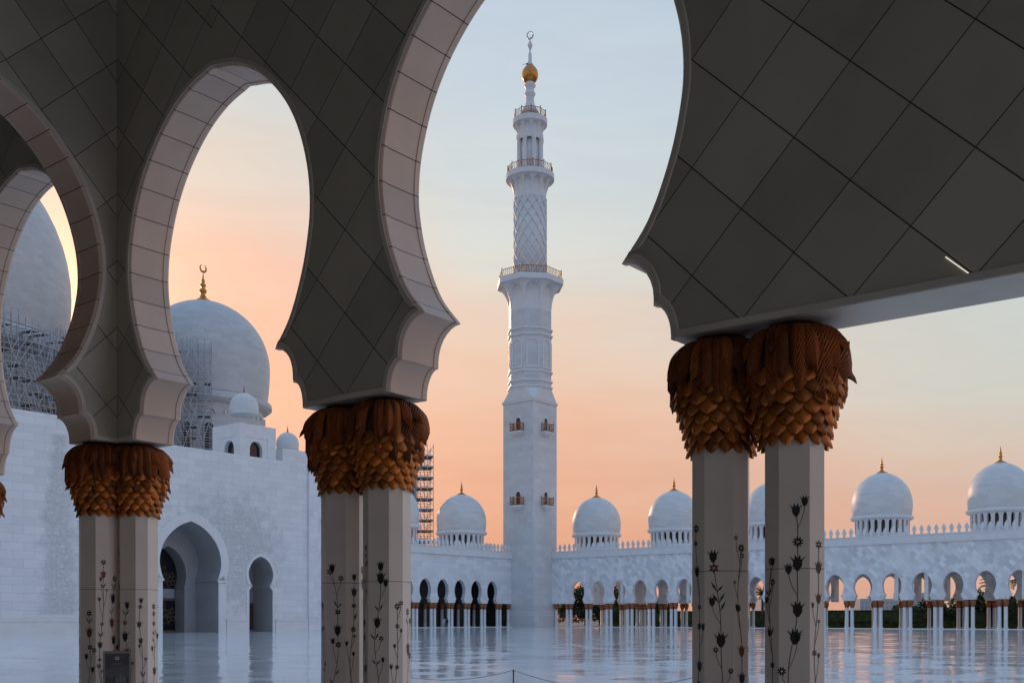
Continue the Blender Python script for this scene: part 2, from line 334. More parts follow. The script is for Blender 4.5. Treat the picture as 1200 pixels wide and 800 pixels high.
def lathe(bm, prof, n=32, c=(0, 0, 0), ph=0.0, uvs=True, cap=True):
    """prof: (r, z) from the bottom up; UV in metres"""
    uvl = bm.loops.layers.uv.verify()
    rings = []; L = [0]
    for i in range(1, len(prof)): L.append(L[-1] + math.hypot(prof[i][0] - prof[i - 1][0], prof[i][1] - prof[i - 1][1]))
    rm = max(p[0] for p in prof)
    for r, z in prof:
        if r < 1e-5: rings.append([bm.verts.new((c[0], c[1], c[2] + z))])
        else: rings.append([bm.verts.new((c[0] + r * math.cos(ph + 2 * math.pi * i / n), c[1] + r * math.sin(ph + 2 * math.pi * i / n), c[2] + z)) for i in range(n)])
    for k in range(len(prof) - 1):
        A, B = rings[k], rings[k + 1]
        for i in range(n):
            j = (i + 1) % n
            u0, u1 = 2 * math.pi * rm * i / n, 2 * math.pi * rm * (i + 1) / n
            if len(A) == 1 and len(B) == 1: continue
            if len(A) == 1: f = bm.faces.new((A[0], B[j], B[i])); uv = ((u0, L[k]), (u1, L[k + 1]), (u0, L[k + 1]))
            elif len(B) == 1: f = bm.faces.new((A[i], A[j], B[0])); uv = ((u0, L[k]), (u1, L[k]), (u0, L[k + 1]))
            else: f = bm.faces.new((A[i], A[j], B[j], B[i])); uv = ((u0, L[k]), (u1, L[k]), (u1, L[k + 1]), (u0, L[k + 1]))
            for l, q in zip(f.loops, uv): l[uvl].uv = q
    if cap and len(rings[0]) > 1: bm.faces.new(rings[0][::-1])
    if cap and len(rings[-1]) > 1: bm.faces.new(rings[-1])
def polar_prism(bm, pts, z0, z1):
    a = [bm.verts.new((x, y, z0)) for x, y in pts]; b = [bm.verts.new((x, y, z1)) for x, y in pts]; n = len(pts)
    for i in range(n): bm.faces.new((a[i], a[(i + 1) % n], b[(i + 1) % n], b[i]))
    bm.faces.new(a[::-1]); bm.faces.new(b)
def catmull(P, n=6):
    out = []
    for i in range(len(P) - 1):
        p0 = P[max(i - 1, 0)]; p1 = P[i]; p2 = P[i + 1]; p3 = P[min(i + 2, len(P) - 1)]
        for k in range(n):
            t = k / n
            out.append(tuple(.5 * (2 * p1[j] + (p2[j] - p0[j]) * t + (2 * p0[j] - 5 * p1[j] + 4 * p2[j] - p3[j]) * t * t + (3 * p1[j] - p0[j] - 3 * p2[j] + p3[j]) * t ** 3) for j in range(2)))
    out.append(P[-1]); return out

# arch opening: (half width, z), from the pier's bottom to the apex
def arch_profile(nc=7, ns=5):
    P = [(2.0, 4.24)]
    P += [(2.0 - .20 * (1 - math.cos(a)), 4.27 + .34 * math.sin(a)) for a in [math.pi / 2 * i / nc for i in range(nc + 1)]]
    P += [(1.80 - .38 * (1 - math.cos(a)), 4.69 + .42 * math.sin(a)) for a in [math.pi / 2 * i / nc for i in range(nc + 1)]]
    P += catmull([(1.42, 5.115), (1.73, 5.48), (1.96, 5.98), (2.09, 6.45), (2.14, 6.9), (2.08, 7.42), (1.88, 8.0), (1.56, 8.50), (1.10, 8.94), (.58, 9.22), (0, 9.35)], ns)[1:]
    P = [(max(0.0, a - .035) if a > .1 else a, b) for a, b in P]
    Q = [P[0]]
    for p in P[1:]:
        if math.hypot(p[0] - Q[-1][0], p[1] - Q[-1][1]) > 1e-4: Q.append(p)
    return Q
ARCH = arch_profile()
ZTOP = 12.3
def offset_profile(P, d):
    """move a (half width, z) profile away from the opening by d"""
    out = []
    for i, p in enumerate(P):
        a = Vector(P[max(i - 1, 0)]); b = Vector(p); c = Vector(P[min(i + 1, len(P) - 1)])
        t1 = (b - a).normalized() if i > 0 else (c - b).normalized(); t2 = (c - b).normalized() if i < len(P) - 1 else t1
        n1 = Vector((t1.y, -t1.x)); n2 = Vector((t2.y, -t2.x)); n = (n1 + n2)
        if n.length < .5: n = n1
        n.normalize(); k = 1 / max(.5, n.dot(n1))
        out.append((b.x + n.x * d * k, b.y + n.y * d * k))
    out[0] = (out[0][0], P[0][1]); out[-1] = (0.0, out[-1][1])
    for i in range(1, len(out)):                      # keep z rising
        if out[i][1] < out[i - 1][1]: out[i] = (out[i][0], out[i - 1][1])
    return out

def pier(parent, x0, dl, dr, th=.70, cut_l=None, cut_r=None, name='arch_pier'):
    """one pier with half an arch on either side. x0: where on the wall, dl/dr: distance to the middle of the openings,
    cut_l/cut_r: plain straight end instead of an arch. Front face looks to -y."""
    E0, E1 = ARCH, offset_profile(ARCH, .03)
    n = len(E0)
    L = [(-(dl - p[0]), p[1]) if cut_l is None else (-cut_l, p[1]) for p in E1]
    Rr = [((dr - p[0]), p[1]) if cut_r is None else (cut_r, p[1]) for p in E1]
    bm = bmesh.new()
    for yy, flip in ((0, False), (th, True)):
        for i in range(n - 1):
            q = [(L[i][0], yy, L[i][1]), (Rr[i][0], yy, Rr[i][1]), (Rr[i + 1][0], yy, Rr[i + 1][1]), (L[i + 1][0], yy, L[i + 1][1])]
            if abs(q[0][2] - q[3][2]) < 1e-6: continue
            quad(bm, *(q[::-1] if flip else q))
        q = [(L[-1][0], yy, L[-1][1]), (Rr[-1][0], yy, Rr[-1][1]), (Rr[-1][0], yy, ZTOP), (L[-1][0], yy, ZTOP)]
        quad(bm, *(q[::-1] if flip else q))
    for cut, sg in ((cut_l, -1), (cut_r, 1)):
        if cut is not None:
            quad(bm, (sg * cut, 0, ARCH[0][1]), (sg * cut, th, ARCH[0][1]), (sg * cut, th, ZTOP), (sg * cut, 0, ZTOP))
    quad(bm, (L[0][0], 0, L[0][1]), (L[0][0], th, L[0][1]), (Rr[0][0], th, Rr[0][1]), (Rr[0][0], 0, Rr[0][1])).material_index = 1
    quad(bm, (L[-1][0], 0, ZTOP), (Rr[-1][0], 0, ZTOP), (Rr[-1][0], th, ZTOP), (L[-1][0], th, ZTOP))
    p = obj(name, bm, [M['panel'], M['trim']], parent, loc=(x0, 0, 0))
    # stones lining the arch, with a lip at either edge
    sect = [(0, .03), (.012, .012), (.03, 0.0), (.105, 0.0), (.108, .012), (th - .108, .012), (th - .105, 0.0), (th - .03, 0.0), (th - .012, .012), (th, .03)]
    D = [0]
    for i in range(1, n): D.append(D[-1] + math.hypot(E0[i][0] - E0[i - 1][0], E0[i][1] - E0[i - 1][1]) if E0[i - 1][1] > 5.1 else 0)
    for cut, sg, dd in ((cut_l, -1, dl), (cut_r, 1, dr)):
        if cut is not None: continue
        bm = bmesh.new(); uvl = bm.loops.layers.uv.verify(); cols = []
        for y, o_ in sect:
            prof = offset_profile(ARCH, o_)
            cols.append([bm.verts.new((sg * (dd - a), y, z)) for a, z in prof])
        for k in range(len(sect) - 1):
            for i in range(n - 1):
                vs = (cols[k][i], cols[k][i + 1], cols[k + 1][i + 1], cols[k + 1][i])
                if sg > 0: vs = vs[::-1]
                f = bm.faces.new(vs); us = (D[i], D[i + 1], D[i + 1], D[i])
                if sg > 0: us = us[::-1]
                for l, u_ in zip(f.loops, us): l[uvl].uv = (u_, sect[k][0])
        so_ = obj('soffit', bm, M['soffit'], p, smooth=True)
        so_.data.set_sharp_from_angle(angle=R(32))
    # raised band that follows the edge of the face, on both faces
    bm = bmesh.new()
    for yy, sgn in ((0, -1), (th, 1)):
        rails = []
        for o_, h_ in ((.032, 0), (.034, .012), (.052, .016), (.096, .016), (.104, .010), (.108, -.004)):
            prof = offset_profile(ARCH, o_)
            zb = ARCH[0][1] + o_ - .03 + .002
            line = []
            if cut_l is None: line += [(-(dl - a), max(z, zb)) for a, z in reversed(prof)]
            else: line += [(-cut_l, zb)]
            if cut_r is None: line += [((dr - a), max(z, zb)) for a, z in prof]
            else: line += [(cut_r, zb)]
            rails.append([bm.verts.new((x, yy + sgn * h_, z)) for x, z in line])
        for k in range(len(rails) - 1):
            for i in range(len(rails[0]) - 1):
                vs = (rails[k][i], rails[k][i + 1], rails[k + 1][i + 1], rails[k + 1][i])
                bm.faces.new(vs if sgn < 0 else vs[::-1])
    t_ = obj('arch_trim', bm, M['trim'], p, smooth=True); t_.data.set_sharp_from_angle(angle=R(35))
    return p

def wall_holes(bm, x0, x1, ztop, holes, y=0.0, flip=False, zbase=0.0):
    """plain wall face with openings; holes: (centre, [(half width, z)...] rising from zbase to the apex)"""
    holes = sorted(holes, key=lambda h: h[0])
    cuts = [x0] + [(a[0] + b[0]) / 2 for a, b in zip(holes, holes[1:])] + [x1]
    def Q(*q): quad(bm, *(q[::-1] if flip else q))
    if not holes: Q((x0, y, zbase), (x1, y, zbase), (x1, y, ztop), (x0, y, ztop)); return
    for i, (c, P) in enumerate(holes):
        a, b = cuts[i], cuts[i + 1]
        for (h0, z0), (h1, z1) in zip(P, P[1:]):
            if abs(z1 - z0) < 1e-6: continue
            Q((a, y, z0), (c - h0, y, z0), (c - h1, y, z1), (a, y, z1))
            Q((c + h0, y, z0), (b, y, z0), (b, y, z1), (c + h1, y, z1))
        Q((a, y, P[-1][1]), (b, y, P[-1][1]), (b, y, ztop), (a, y, ztop))
def reveal(bm, c, P, y0, y1):
    line = [(c - h, z) for h, z in P] + [(c + h, z) for h, z in reversed(P)]
    for a, b in zip(line, line[1:]):
        if abs(a[0] - b[0]) + abs(a[1] - b[1]) < 1e-6: continue
        quad(bm, (a[0], y0, a[1]), (a[0], y1, a[1]), (b[0], y1, b[1]), (b[0], y0, b[1]))
FAR = [(p[0] * .68, 4.25 + (p[1] - 4.24) * .793) for p in arch_profile(3, 2)]

def dome_profile(r, top=1.13, low=.36, n=14):
    P = [(r * .965, 0)]
    for i in range(1, 5): a = i / 4; P.append((r * (.965 + .035 * math.sin(a * math.pi / 2)), r * low * a))
    for i in range(1, n + 1):
        a = math.pi / 2 * i / n
        rr = r * math.cos(a) ** .96; z = r * low + r * top * (math.sin(a) * .96 + .04 * (i / n) ** 3)
        P.append((rr if i < n else 0, z))
    return P
def dome_part(parent, x, y, z, r, drum_h=3.0, nwin=20, fin=True, label=None, crescent=False, seg=48, finh=1.0, top=1.13, low=.36, mat='marble_dome'):
    """white dome on a pierced drum with a gilded finial"""
    bm = bmesh.new(); P = dome_profile(r, top, low)
    lathe(bm, P, seg, cap=False)
    d = obj('dome', bm, M[mat], parent, True, loc=(x, y, z))
    if label: d['label'] = label
    H = P[-1][1]
    bm = bmesh.new()
    lathe(bm, [(r * .955, .0), (r * 1.0, -.02 * r), (r * 1.03, -.05 * r), (r * 1.03, -.11 * r), (r * .98, -.15 * r), (r * .90, -.17 * r)], seg, cap=False)
    if drum_h > .05:
        # drum pierced by arched windows: piers, sill, and a dark inner wall
        rd = r * .90; z1 = -.17 * r; z0 = z1 - drum_h; zs = z0 + drum_h * .28
        lathe(bm, [(rd, z0), (rd, zs), (rd - .35, zs)], seg, cap=False)
        for k in range(nwin):
            a0 = 2 * math.pi * (k - .24) / nwin; a1 = 2 * math.pi * (k + .24) / nwin; c_ = (a0 + a1) / 2
            am = 2 * math.pi * (k + .5) / nwin
            pts = [(rd * math.cos(a), rd * math.sin(a)) for a in (a0, c_, a1)] + [((rd - .5) * math.cos(a), (rd - .5) * math.sin(a)) for a in (a1, a0)]
            polar_prism(bm, pts, zs, z1)
            # arch heads
            steps = 4
            for j in range(steps):
                for sg in (0, 1):
                    t0, t1 = j / steps, (j + 1) / steps
                    b0 = a1 + (am - a1) * t0 if sg == 0 else 2 * am - a1 + (a1 - am) * t0
                    b1 = a1 + (am - a1) * t1 if sg == 0 else 2 * am - a1 + (a1 - am) * t1
                    h0 = z1 - drum_h * .20 * (1 - math.sqrt(max(0, 1 - (1 - t0) ** 2))) - .05; h1 = z1 - drum_h * .20 * (1 - math.sqrt(max(0, 1 - (1 - t1) ** 2))) - .05
                    q = ((rd * math.cos(b0), rd * math.sin(b0), h0), (rd * math.cos(b1), rd * math.sin(b1), h1), (rd * math.cos(b1), rd * math.sin(b1), z1), (rd * math.cos(b0), rd * math.sin(b0), z1))
                    quad(bm, *(q if sg == 0 else q[::-1]))
    dr = obj('drum', bm, M['marble_plain' if mat == 'marble_dome' else mat], d)
    if drum_h > .05:
        bm = bmesh.new(); lathe(bm, [(rd - .52, zs - .02), (rd - .52, z1)], seg, cap=False)
        obj('drum_window', bm, M['dark_glass'], d)
    if fin:
        f_ = r * .11 * finh; bm = bmesh.new()
        lathe(bm, [(f_ * 2.2, -.10 * r * .32), (f_ * 2.2, -.07 * r * .32), (f_ * 1.3, f_ * .35), (f_ * .6, f_ * .8), (f_ * .35, f_ * 1.5), (f_ * .62, f_ * 1.85), (f_ * .62, f_ * 2.15), (f_ * .3, f_ * 2.5),
                   (f_ * .5, f_ * 2.85), (f_ * .5, f_ * 3.1), (f_ * .22, f_ * 3.4), (f_ * .36, f_ * 3.7), (f_ * .16, f_ * 4.1), (0, f_ * 5.4)], 16, cap=False)
        if crescent:
            R_ = f_ * .62; zc = f_ * 5.4 + R_ * .9
            for k in range(20):
                a, b_ = R(90 + 20 + 320 * k / 20), R(90 + 20 + 320 * (k + 1) / 20)
                wd = f_ * .16 * math.sin(math.pi * (k + .5) / 20) + f_ * .03
                bar(bm, (R_ * math.cos(a), 0, zc + R_ * math.sin(a)), (R_ * math.cos(b_), 0, zc + R_ * math.sin(b_)), wd, 6)
        obj('finial', bm, M['gold'], d, True, loc=(0, 0, H - .02 * r))
    return d
def merlons(bm, x0, x1, y, z, step=1.05, h=1.35, th=.22):
    n = max(1, round((x1 - x0) / step)); st = (x1 - x0) / n
    out = [(.16, 0), (.13, .26), (.27, .46), (.29, .56), (.14, .80), (.0, 1.0)]
    pts = [(a * st / 1.0, b * h) for a, b in out]
    for k in range(n):
        c = x0 + (k + .5) * st
        loop = [(c - a, b) for a, b in pts[:-1]] + [(c, h)] + [(c + a, b) for a, b in reversed(pts[:-1])]
        f = [bm.verts.new((a, y, z + b)) for a, b in loop]; g = [bm.verts.new((a, y + th, z + b)) for a, b in loop]
        bm.faces.new(f[::-1]); bm.faces.new(g)
        m_ = len(f)
        for i in range(m_): bm.faces.new((f[i], f[(i + 1) % m_], g[(i + 1) % m_], g[i]))
    box(bm, x0, x1, y - .02, y + th + .02, z - .28, z + .02)
def rail(bm, pts, z, h, closed=True, posts=1, r=.06, ph=1.25):
    n = len(pts)
    for i in range(n if closed else n - 1):
        a = Vector(pts[i] + (0,)); b = Vector(pts[(i + 1) % n] + (0,))
        bar(bm, a + Vector((0, 0, z)), a + Vector((0, 0, z + h * ph)), r * 1.6)
        for zz in (h * .12, h): bar(bm, a + Vector((0, 0, z + zz)), b + Vector((0, 0, z + zz)), r)
        m_ = max(2, int((b - a).length / .45))
        for k in range(1, m_):
            p = a.lerp(b, k / m_); bar(bm, p + Vector((0, 0, z + h * .12)), p + Vector((0, 0, z + h)), r * .6)
        for k in range(m_):
            p, q = a.lerp(b, k / m_), a.lerp(b, (k + 1) / m_); bar(bm, p + Vector((0, 0, z + h * .15)), q + Vector((0, 0, z + h * .95)), r * .5)

# ================================================================== THE SETTING
bm = bmesh.new(); quad(bm, (-4000, -4000, -.03), (4000, -4000, -.03), (4000, 4000, -.03), (-4000, 4000, -.03))
tag(obj('ground', bm, M['ground']), 'sandy open ground reaching out to the horizon', 'ground', kind='structure')
bm = bmesh.new(); quad(bm, (-133, -15, 0), (40, -15, 0), (40, 171.5, 0), (-133, 171.5, 0))
tag(obj('courtyard_floor', bm, M['floor'], rz=ROT), 'polished white marble courtyard floor mirroring arcades', 'floor', kind='structure')
bm = bmesh.new(); box(bm, -35, 14, -14.6, 10.2, ZTOP + .004, ZTOP + .4)
tag(obj('ceiling', bm, M['riwaq_inside'], rz=ROT), 'dim stone ceiling over the foreground gallery', 'ceiling', kind='structure')
bm = bmesh.new(); box(bm, -35, 14, -14.6, -14.1, 0, ZTOP); box(bm, -35, -34.5, -14.1, 9.2, 0, ZTOP)
tag(obj('wall', bm, M['riwaq_inside'], rz=ROT), 'plain inner walls closing the foreground gallery', 'wall', kind='structure')

# ------------------------------------------------------------------ foreground arcade facing the courtyard
PITCH, VF, TH = 5.6, 9.25, .70
arc = thing('arcade', 'dark foreground arcade of diagonal slabs framing the courtyard', 'arcade', W(-10.12, VF))
pier(arc, -4 * PITCH, 2.8, 2.8); pier(arc, -3 * PITCH, 2.8, 2.8); pier(arc, -2 * PITCH, 2.8, 2.8); pier(arc, -PITCH, 2.8, 2.8)
pier(arc, 0, 2.8, 2.755); pier(arc, 5.5, 2.745, 11.6); pier(arc, 19.9, 2.8, 2.8, cut_r=3.8)
UB = -15.39
arc2 = thing('arcade', 'cross arcade meeting the far pier at a right angle, left', 'arcade', W(UB, 6.86), ROT + math.pi / 2)
pier(arc2, 2.74, 2.74, None, cut_r=VF - 6.86 - 2.74 - .002)
for k in range(4): pier(arc2, -2.74 - 5.48 * k, 2.74, 2.74)

# ------------------------------------------------------------------ gilded palm-capital columns
NCOL = R(-15.5)                                            # the way the broad faces look
def col_outline(m_=.277, k=.67):
    c = k * m_ / math.sqrt(2); h = m_ / 2 + c
    return [(m_ / 2, -h), (h, -m_ / 2), (h, m_ / 2), (m_ / 2, h), (-m_ / 2, h), (-h, m_ / 2), (-h, -m_ / 2), (-m_ / 2, -h)]
ZC, ZCAP = 3.07, 4.232
def shaft_mesh(parent):
    bm = bmesh.new(); o_ = col_outline()
    polar_prism(bm, o_, 0, 1.925)
    polar_prism(bm, o_, 1.931, ZC + .06)
    sh = obj('shaft', bm, M['shaft'], parent)
    bm = bmesh.new(); polar_prism(bm, [(x * .985, y * .985) for x, y in o_], 1.90, 1.95); obj('joint', bm, M['groove'], sh)
    return sh
def inlay(parent, rng):
    """flowers of dark stone let into the shaft, one climbing plant on every face"""
    o_ = col_outline(); n = len(o_)
    for i in range(n):
        bm = bmesh.new()
        a = Vector(o_[i]); b = Vector(o_[(i + 1) % n]); c = (a + b) / 2; d = (b - a).normalized(); nn = Vector((d.y, -d.x))
        wf = (b - a).length
        def P(x, z, e=.0025): q = c + d * x + nn * e; return (q.x, q.y, z)
        def poly(pts, mi, e=.0025):
            vs = [bm.verts.new(P(x, z, e)) for x, z in pts]
            try: f = bm.faces.new(vs); f.material_index = mi
            except ValueError: pass
        big = wf > .22; top = rng.choice([1.62, 1.75, 2.0, 2.15, 2.35, 2.5]) if not big else rng.choice([1.55, 1.66, 2.05, 2.1, 2.45])
        sc = min(1.0, wf / .25)
        ph = rng.random() * 6
        k1 = rng.uniform(2.2, 3.6); cx = lambda z: (math.sin(z * k1 + ph) * .15 + math.sin(z * k1 * 2.3 + ph * 2) * .05) * wf
        def stem(f, z0, z1, w_=.0035):
            K = max(3, int((z1 - z0) / .05))
            for k in range(K):
                p0, p1 = z0 + (z1 - z0) * k / K, z0 + (z1 - z0) * (k + 1) / K
                poly([(f(p0) - w_, p0), (f(p0) + w_, p0), (f(p1) + w_, p1), (f(p1) - w_, p1)], 0, .002)
        def tulip(x, z, s, mi):
            s *= sc * .78
            poly([(x - .012 * s, z), (x - .040 * s, z + .045 * s), (x - .040 * s, z + .085 * s), (x - .072 * s, z + .135 * s), (x - .030 * s, z + .100 * s), (x - .022 * s, z + .150 * s), (x, z + .105 * s),
                  (x + .022 * s, z + .150 * s), (x + .030 * s, z + .100 * s), (x + .072 * s, z + .135 * s), (x + .040 * s, z + .085 * s), (x + .040 * s, z + .045 * s), (x + .012 * s, z)], mi)
        def rosette(x, z, s, mi, k=8):
            s *= sc * .84; r0, r1, r2 = .018 * s, .034 * s, .062 * s
            for j in range(k):
                a0 = 2 * math.pi * j / k; a1 = 2 * math.pi * (j + 1) / k; am = (a0 + a1) / 2
                poly([(x + r0 * math.cos(a0), z + r0 * math.sin(a0)), (x + r1 * math.cos(a0), z + r1 * math.sin(a0)), (x + r2 * math.cos(am - .1), z + r2 * math.sin(am - .1)), (x + r2 * math.cos(am + .1), z + r2 * math.sin(am + .1)),
                      (x + r1 * math.cos(a1), z + r1 * math.sin(a1)), (x + r0 * math.cos(a1), z + r0 * math.sin(a1))], mi)
        def leaf(x, z, dx, dz, w_, mi=0):
            p = Vector((x, z)); q = p + Vector((dx, dz)); m_ = (p + q) / 2; t_ = Vector((-dz, dx)).normalized() * w_
            poly([tuple(p), tuple(m_ - t_), tuple(q), tuple(m_ + t_)], mi)
        stem(cx, .05, top)
        z = top; sd = rng.choice((-1, 1)); first = True
        rosette(cx(z), z, 1.0 if big else 1.1, 0, rng.choice([6, 8, 9])) if rng.random() < .55 else tulip(cx(z), z - .04, 1.1, 0)
        while z > .22:
            z -= rng.uniform(.08, .15); x = cx(z); mi = rng.choice([0, 0, 0, 0, 0, 1, 2] if not big else [0, 0, 0, 0, 0, 0, 1]); sd = -sd
            q = rng.random()
            if q < .30:
                tulip(x, z - .12, rng.uniform(1.15, 1.45), mi); z -= .15
            elif q < .68:
                L_ = rng.uniform(.14, .30); amp = wf * rng.uniform(.20, .30); zb = z - .06
                f2 = lambda q_, x0=cx(zb), z0=zb, s_=sd, L_=L_, amp=amp: x0 + s_ * amp * math.sin(min(1, max(0, (q_ - z0) / L_)) * 1.57)
                stem(f2, zb, zb + L_, .0028)
                rosette(f2(zb + L_), zb + L_ + .012, rng.uniform(.5, .95), mi, rng.choice([6, 8])) if rng.random() < .5 else tulip(f2(zb + L_), zb + L_ - .02, rng.uniform(.6, .95), mi)
                z -= .05
            elif q < .84:
                for s2 in ((sd, -sd) if rng.random() < .5 else (sd,)): leaf(x, z - .03, s2 * wf * .22, rng.uniform(.06, .12), .010)
            else: rosette(x, z, rng.uniform(.75, 1.0), mi, rng.choice([6, 8, 9])); z -= .06
        obj('flower_inlay', bm, [M['inlay_dark'], M['inlay_red'], M['inlay_blue']], parent)
CORE = catmull([(.262, ZC), (.275, 3.15), (.318, 3.32), (.368, 3.48), (.402, 3.64), (.415, 3.82), (.392, 3.99), (.33, 4.14), (.24, ZCAP)], 5)
def core_r(z):
    for (r0, z0), (r1, z1) in zip(CORE, CORE[1:]):
        if z0 <= z <= z1: return r0 + (r1 - r0) * (z - z0) / max(1e-6, z1 - z0)
    return CORE[0][0] if z < ZC else CORE[-1][0]
def capital(parent, rng):
    bm = bmesh.new(); lathe(bm, CORE, 28); cp = obj('capital', bm, M['core'], parent, True)
    # overlapping scales
    bm = bmesh.new(); tl = bm.verts.layers.float.new('tone')
    rows, per = 7, 14
    for k in range(rows):
        z = ZC + .016 + k * .092
        for j in range(per):
            a = 2 * math.pi * (j + .5 * (k % 2)) / per + rng.uniform(-.03, .03)
            hh = .172 * rng.uniform(.9, 1.1); hw = math.pi / per * 1.10; tone = rng.random()
            rowsv = []
            for (t_, wd, out) in ((0, .05, .066), (.10, .38, .062), (.28, .84, .050), (.50, 1.0, .030), (.78, .82, .006), (1.0, .45, -.012)):
                zz = z - .02 + hh * t_; rr = core_r(max(ZC, zz))
                line = []
                for s_ in (-1, -.5, 0, .5, 1):
                    aa = a + hw * wd * s_; r_ = rr + out + .030 * (1 - s_ * s_) - .006
                    v = bm.verts.new((r_ * math.cos(aa), r_ * math.sin(aa), zz)); v[tl] = tone; line.append(v)
                rowsv.append(line)
            for p, q in zip(rowsv, rowsv[1:]):
                for i in range(4): bm.faces.new((p[i], p[i + 1], q[i + 1], q[i]))
    sc_ = obj('scale_leaves', bm, M['scale'], cp, True)
    # long palm leaves drooping from the top
    bm = bmesh.new(); uvl = bm.loops.layers.uv.verify(); tl = bm.verts.layers.float.new('tone')
    for layer, cnt, tip, spread in ((0, 12, 3.46, -.022), (1, 11, 3.60, .004), (2, 10, 3.72, .024), (3, 8, 3.82, .042)):
        for j in range(cnt):
            a = 2 * math.pi * (j + .5 * layer + rng.uniform(-.14, .14)) / cnt
            tz = tip + rng.uniform(-.09, .10); fl = rng.uniform(.05, .09) if rng.random() < .22 else rng.uniform(.0, .045)
            path = catmull([(.20, 4.205), (.33, 4.17), (.425 + spread * .6, 4.05), (.448 + spread, tz + (4.05 - tz) * .55), (.452 + spread, tz + .10), (.455 + spread + fl * .6, tz + .05), (.46 + spread + fl, tz)], 6)
            K = len(path); hw0 = .080 * rng.uniform(.8, 1.12); tone = rng.random(); skew = rng.uniform(-.10, .10)
            prev = None
            for k, (r_, z) in enumerate(path):
                t_ = k / (K - 1); wd = hw0 * max(.0, math.sin(math.pi * (.14 + .86 * t_ ** 1.1))) ** .8 * (1 - .65 * max(0, (t_ - .66) / .34) ** 1.2); rg_h = min(1.0, wd / hw0 * 1.3)
                line = []
                for s_ in (-1, -.5, 0, .5, 1):
                    aa = a + skew * t_ + s_ * wd / max(.2, r_); rr = r_ + (.052 * (1 - abs(s_)) - .026 * abs(s_)) * rg_h
                    v = bm.verts.new((rr * math.cos(aa), rr * math.sin(aa), z - .012 * abs(s_))); v[tl] = tone; line.append(v)
                if prev:
                    for i in range(4):
                        f = bm.faces.new((prev[i], line[i], line[i + 1], prev[i + 1]))
                        for l, q in zip(f.loops, ((i / 4, (k - 1) / (K - 1)), (i / 4, k / (K - 1)), ((i + 1) / 4, k / (K - 1)), ((i + 1) / 4, (k - 1) / (K - 1)))): l[uvl].uv = q
                prev = line
    obj('palm_leaves', bm, M['frond'], cp, True)
    return cp
def column(u, v, seed, label):
    rng = random.Random(seed)
    c = thing('marble_column', label, 'column', W(u, v), NCOL, 'gilded palm columns of the foreground gallery')
    shaft_mesh(c); inlay(c, rng); capital(c, rng)
    return c
VC = 9.60
column(-5.015, VC, 11, 'left column of the nearest pair on the right, flower inlay low on its broad face')
column(-4.24, VC, 12, 'nearest column of all, right one of the pair under the wide straight beam')
column(-10.51, VC, 13, 'left column of the middle pair under the narrow pier')
column(-9.72, VC, 14, 'right column of the middle pair under the narrow pier')
column(-15.35, VC, 15, 'right column of the far cluster beneath the corner pier')
column(-16.13, VC, 16, 'column half hidden at the back of the far corner cluster')
column(-15.74, 9.15, 17, 'left column of the far corner cluster, rising behind the sign board')
column(-20.93, VC, 18, 'palm capital column cut off by the left picture edge, inner one')
column(-21.71, VC, 18, 'palm capital column cut off by the left picture edge, outer one')
column(5.6, VC, 19, 'column at the far right end of the wide straight beam, first of its pair')
column(6.4, VC, 19, 'column at the far right end of the wide straight beam, last of its pair')
for k_, vv in enumerate((4.5, 3.74)):
    column(-15.74, vv, 20, ('column under the cross arcade on the left, nearer the court', 'column under the cross arcade on the left, deeper inside')[k_])

# thin glowing strip added for a bright slit of light on the near wall
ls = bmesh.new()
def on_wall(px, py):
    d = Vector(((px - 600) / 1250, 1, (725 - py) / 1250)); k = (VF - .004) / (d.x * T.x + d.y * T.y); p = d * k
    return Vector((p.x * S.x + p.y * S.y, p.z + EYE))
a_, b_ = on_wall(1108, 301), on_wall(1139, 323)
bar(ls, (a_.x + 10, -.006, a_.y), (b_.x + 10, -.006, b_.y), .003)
m_, t_, bb = new_mat('bright_slit_glow'); bb.inputs['Emission Color'].default_value = (1, .95, .88, 1); bb.inputs['Emission Strength'].default_value = 1.0; bb.inputs['Base Color'].default_value = (.8, .8, .8, 1); M['strip'] = m_
tag(obj('bright_slit', ls, M['strip'], loc=W(-10, VF), rz=ROT), 'short glowing strip added for a bright slit of light, upper right', 'lamp', kind='thing')

# ------------------------------------------------------------------ rope barrier between the columns
VR = 10.55
u0 = (VR / (T.y)) * S.y + .004                          # on the sight line to the middle of the picture
posts = [u0 - 2.75, u0 + .02, u0 + 2.6]
pl = ['slim barrier post behind the middle column pair', 'slim barrier post standing alone in the open arch', 'slim barrier post behind the nearest column pair']
for k, uu in enumerate(posts):
    p = thing('barrier_post', pl[k], 'post', W(uu, VR), ROT, 'posts of the rope barrier')
    bm = bmesh.new(); lathe(bm, [(.010, .02), (.010, .79), (.010, .80)], 12); obj('pole', bm, M['bronze'], p, True)
    bm = bmesh.new(); lathe(bm, [(.15, 0), (.15, .012), (.03, .03), (.0, .032)], 24); obj('base', bm, M['bronze'], p, True)
    bm = bmesh.new(); lathe(bm, [(.010, .795), (.014, .802), (.014, .815), (.0, .825)], 12); obj('cap', bm, M['bronze'], p, True)
M['rope'] = flat('barrier_rope', (.26, .27, .30), .8)
for k in range(2):
    bm = bmesh.new(); a, b = posts[k], posts[k + 1]
    pts = [(a + (b - a) * i / 24, 0, .815 - .17 * (1 - (2 * i / 24 - 1) ** 2)) for i in range(25)]
    for p, q in zip(pts, pts[1:]): bar(bm, p, q, .0035, 6)
    tag(obj('rope', bm, M['rope'], loc=W(0, VR), rz=ROT), ('thin sagging barrier rope running left from the lone post', 'thin sagging barrier rope running right from the lone post')[k], 'rope', 'ropes of the barrier', 'thing')

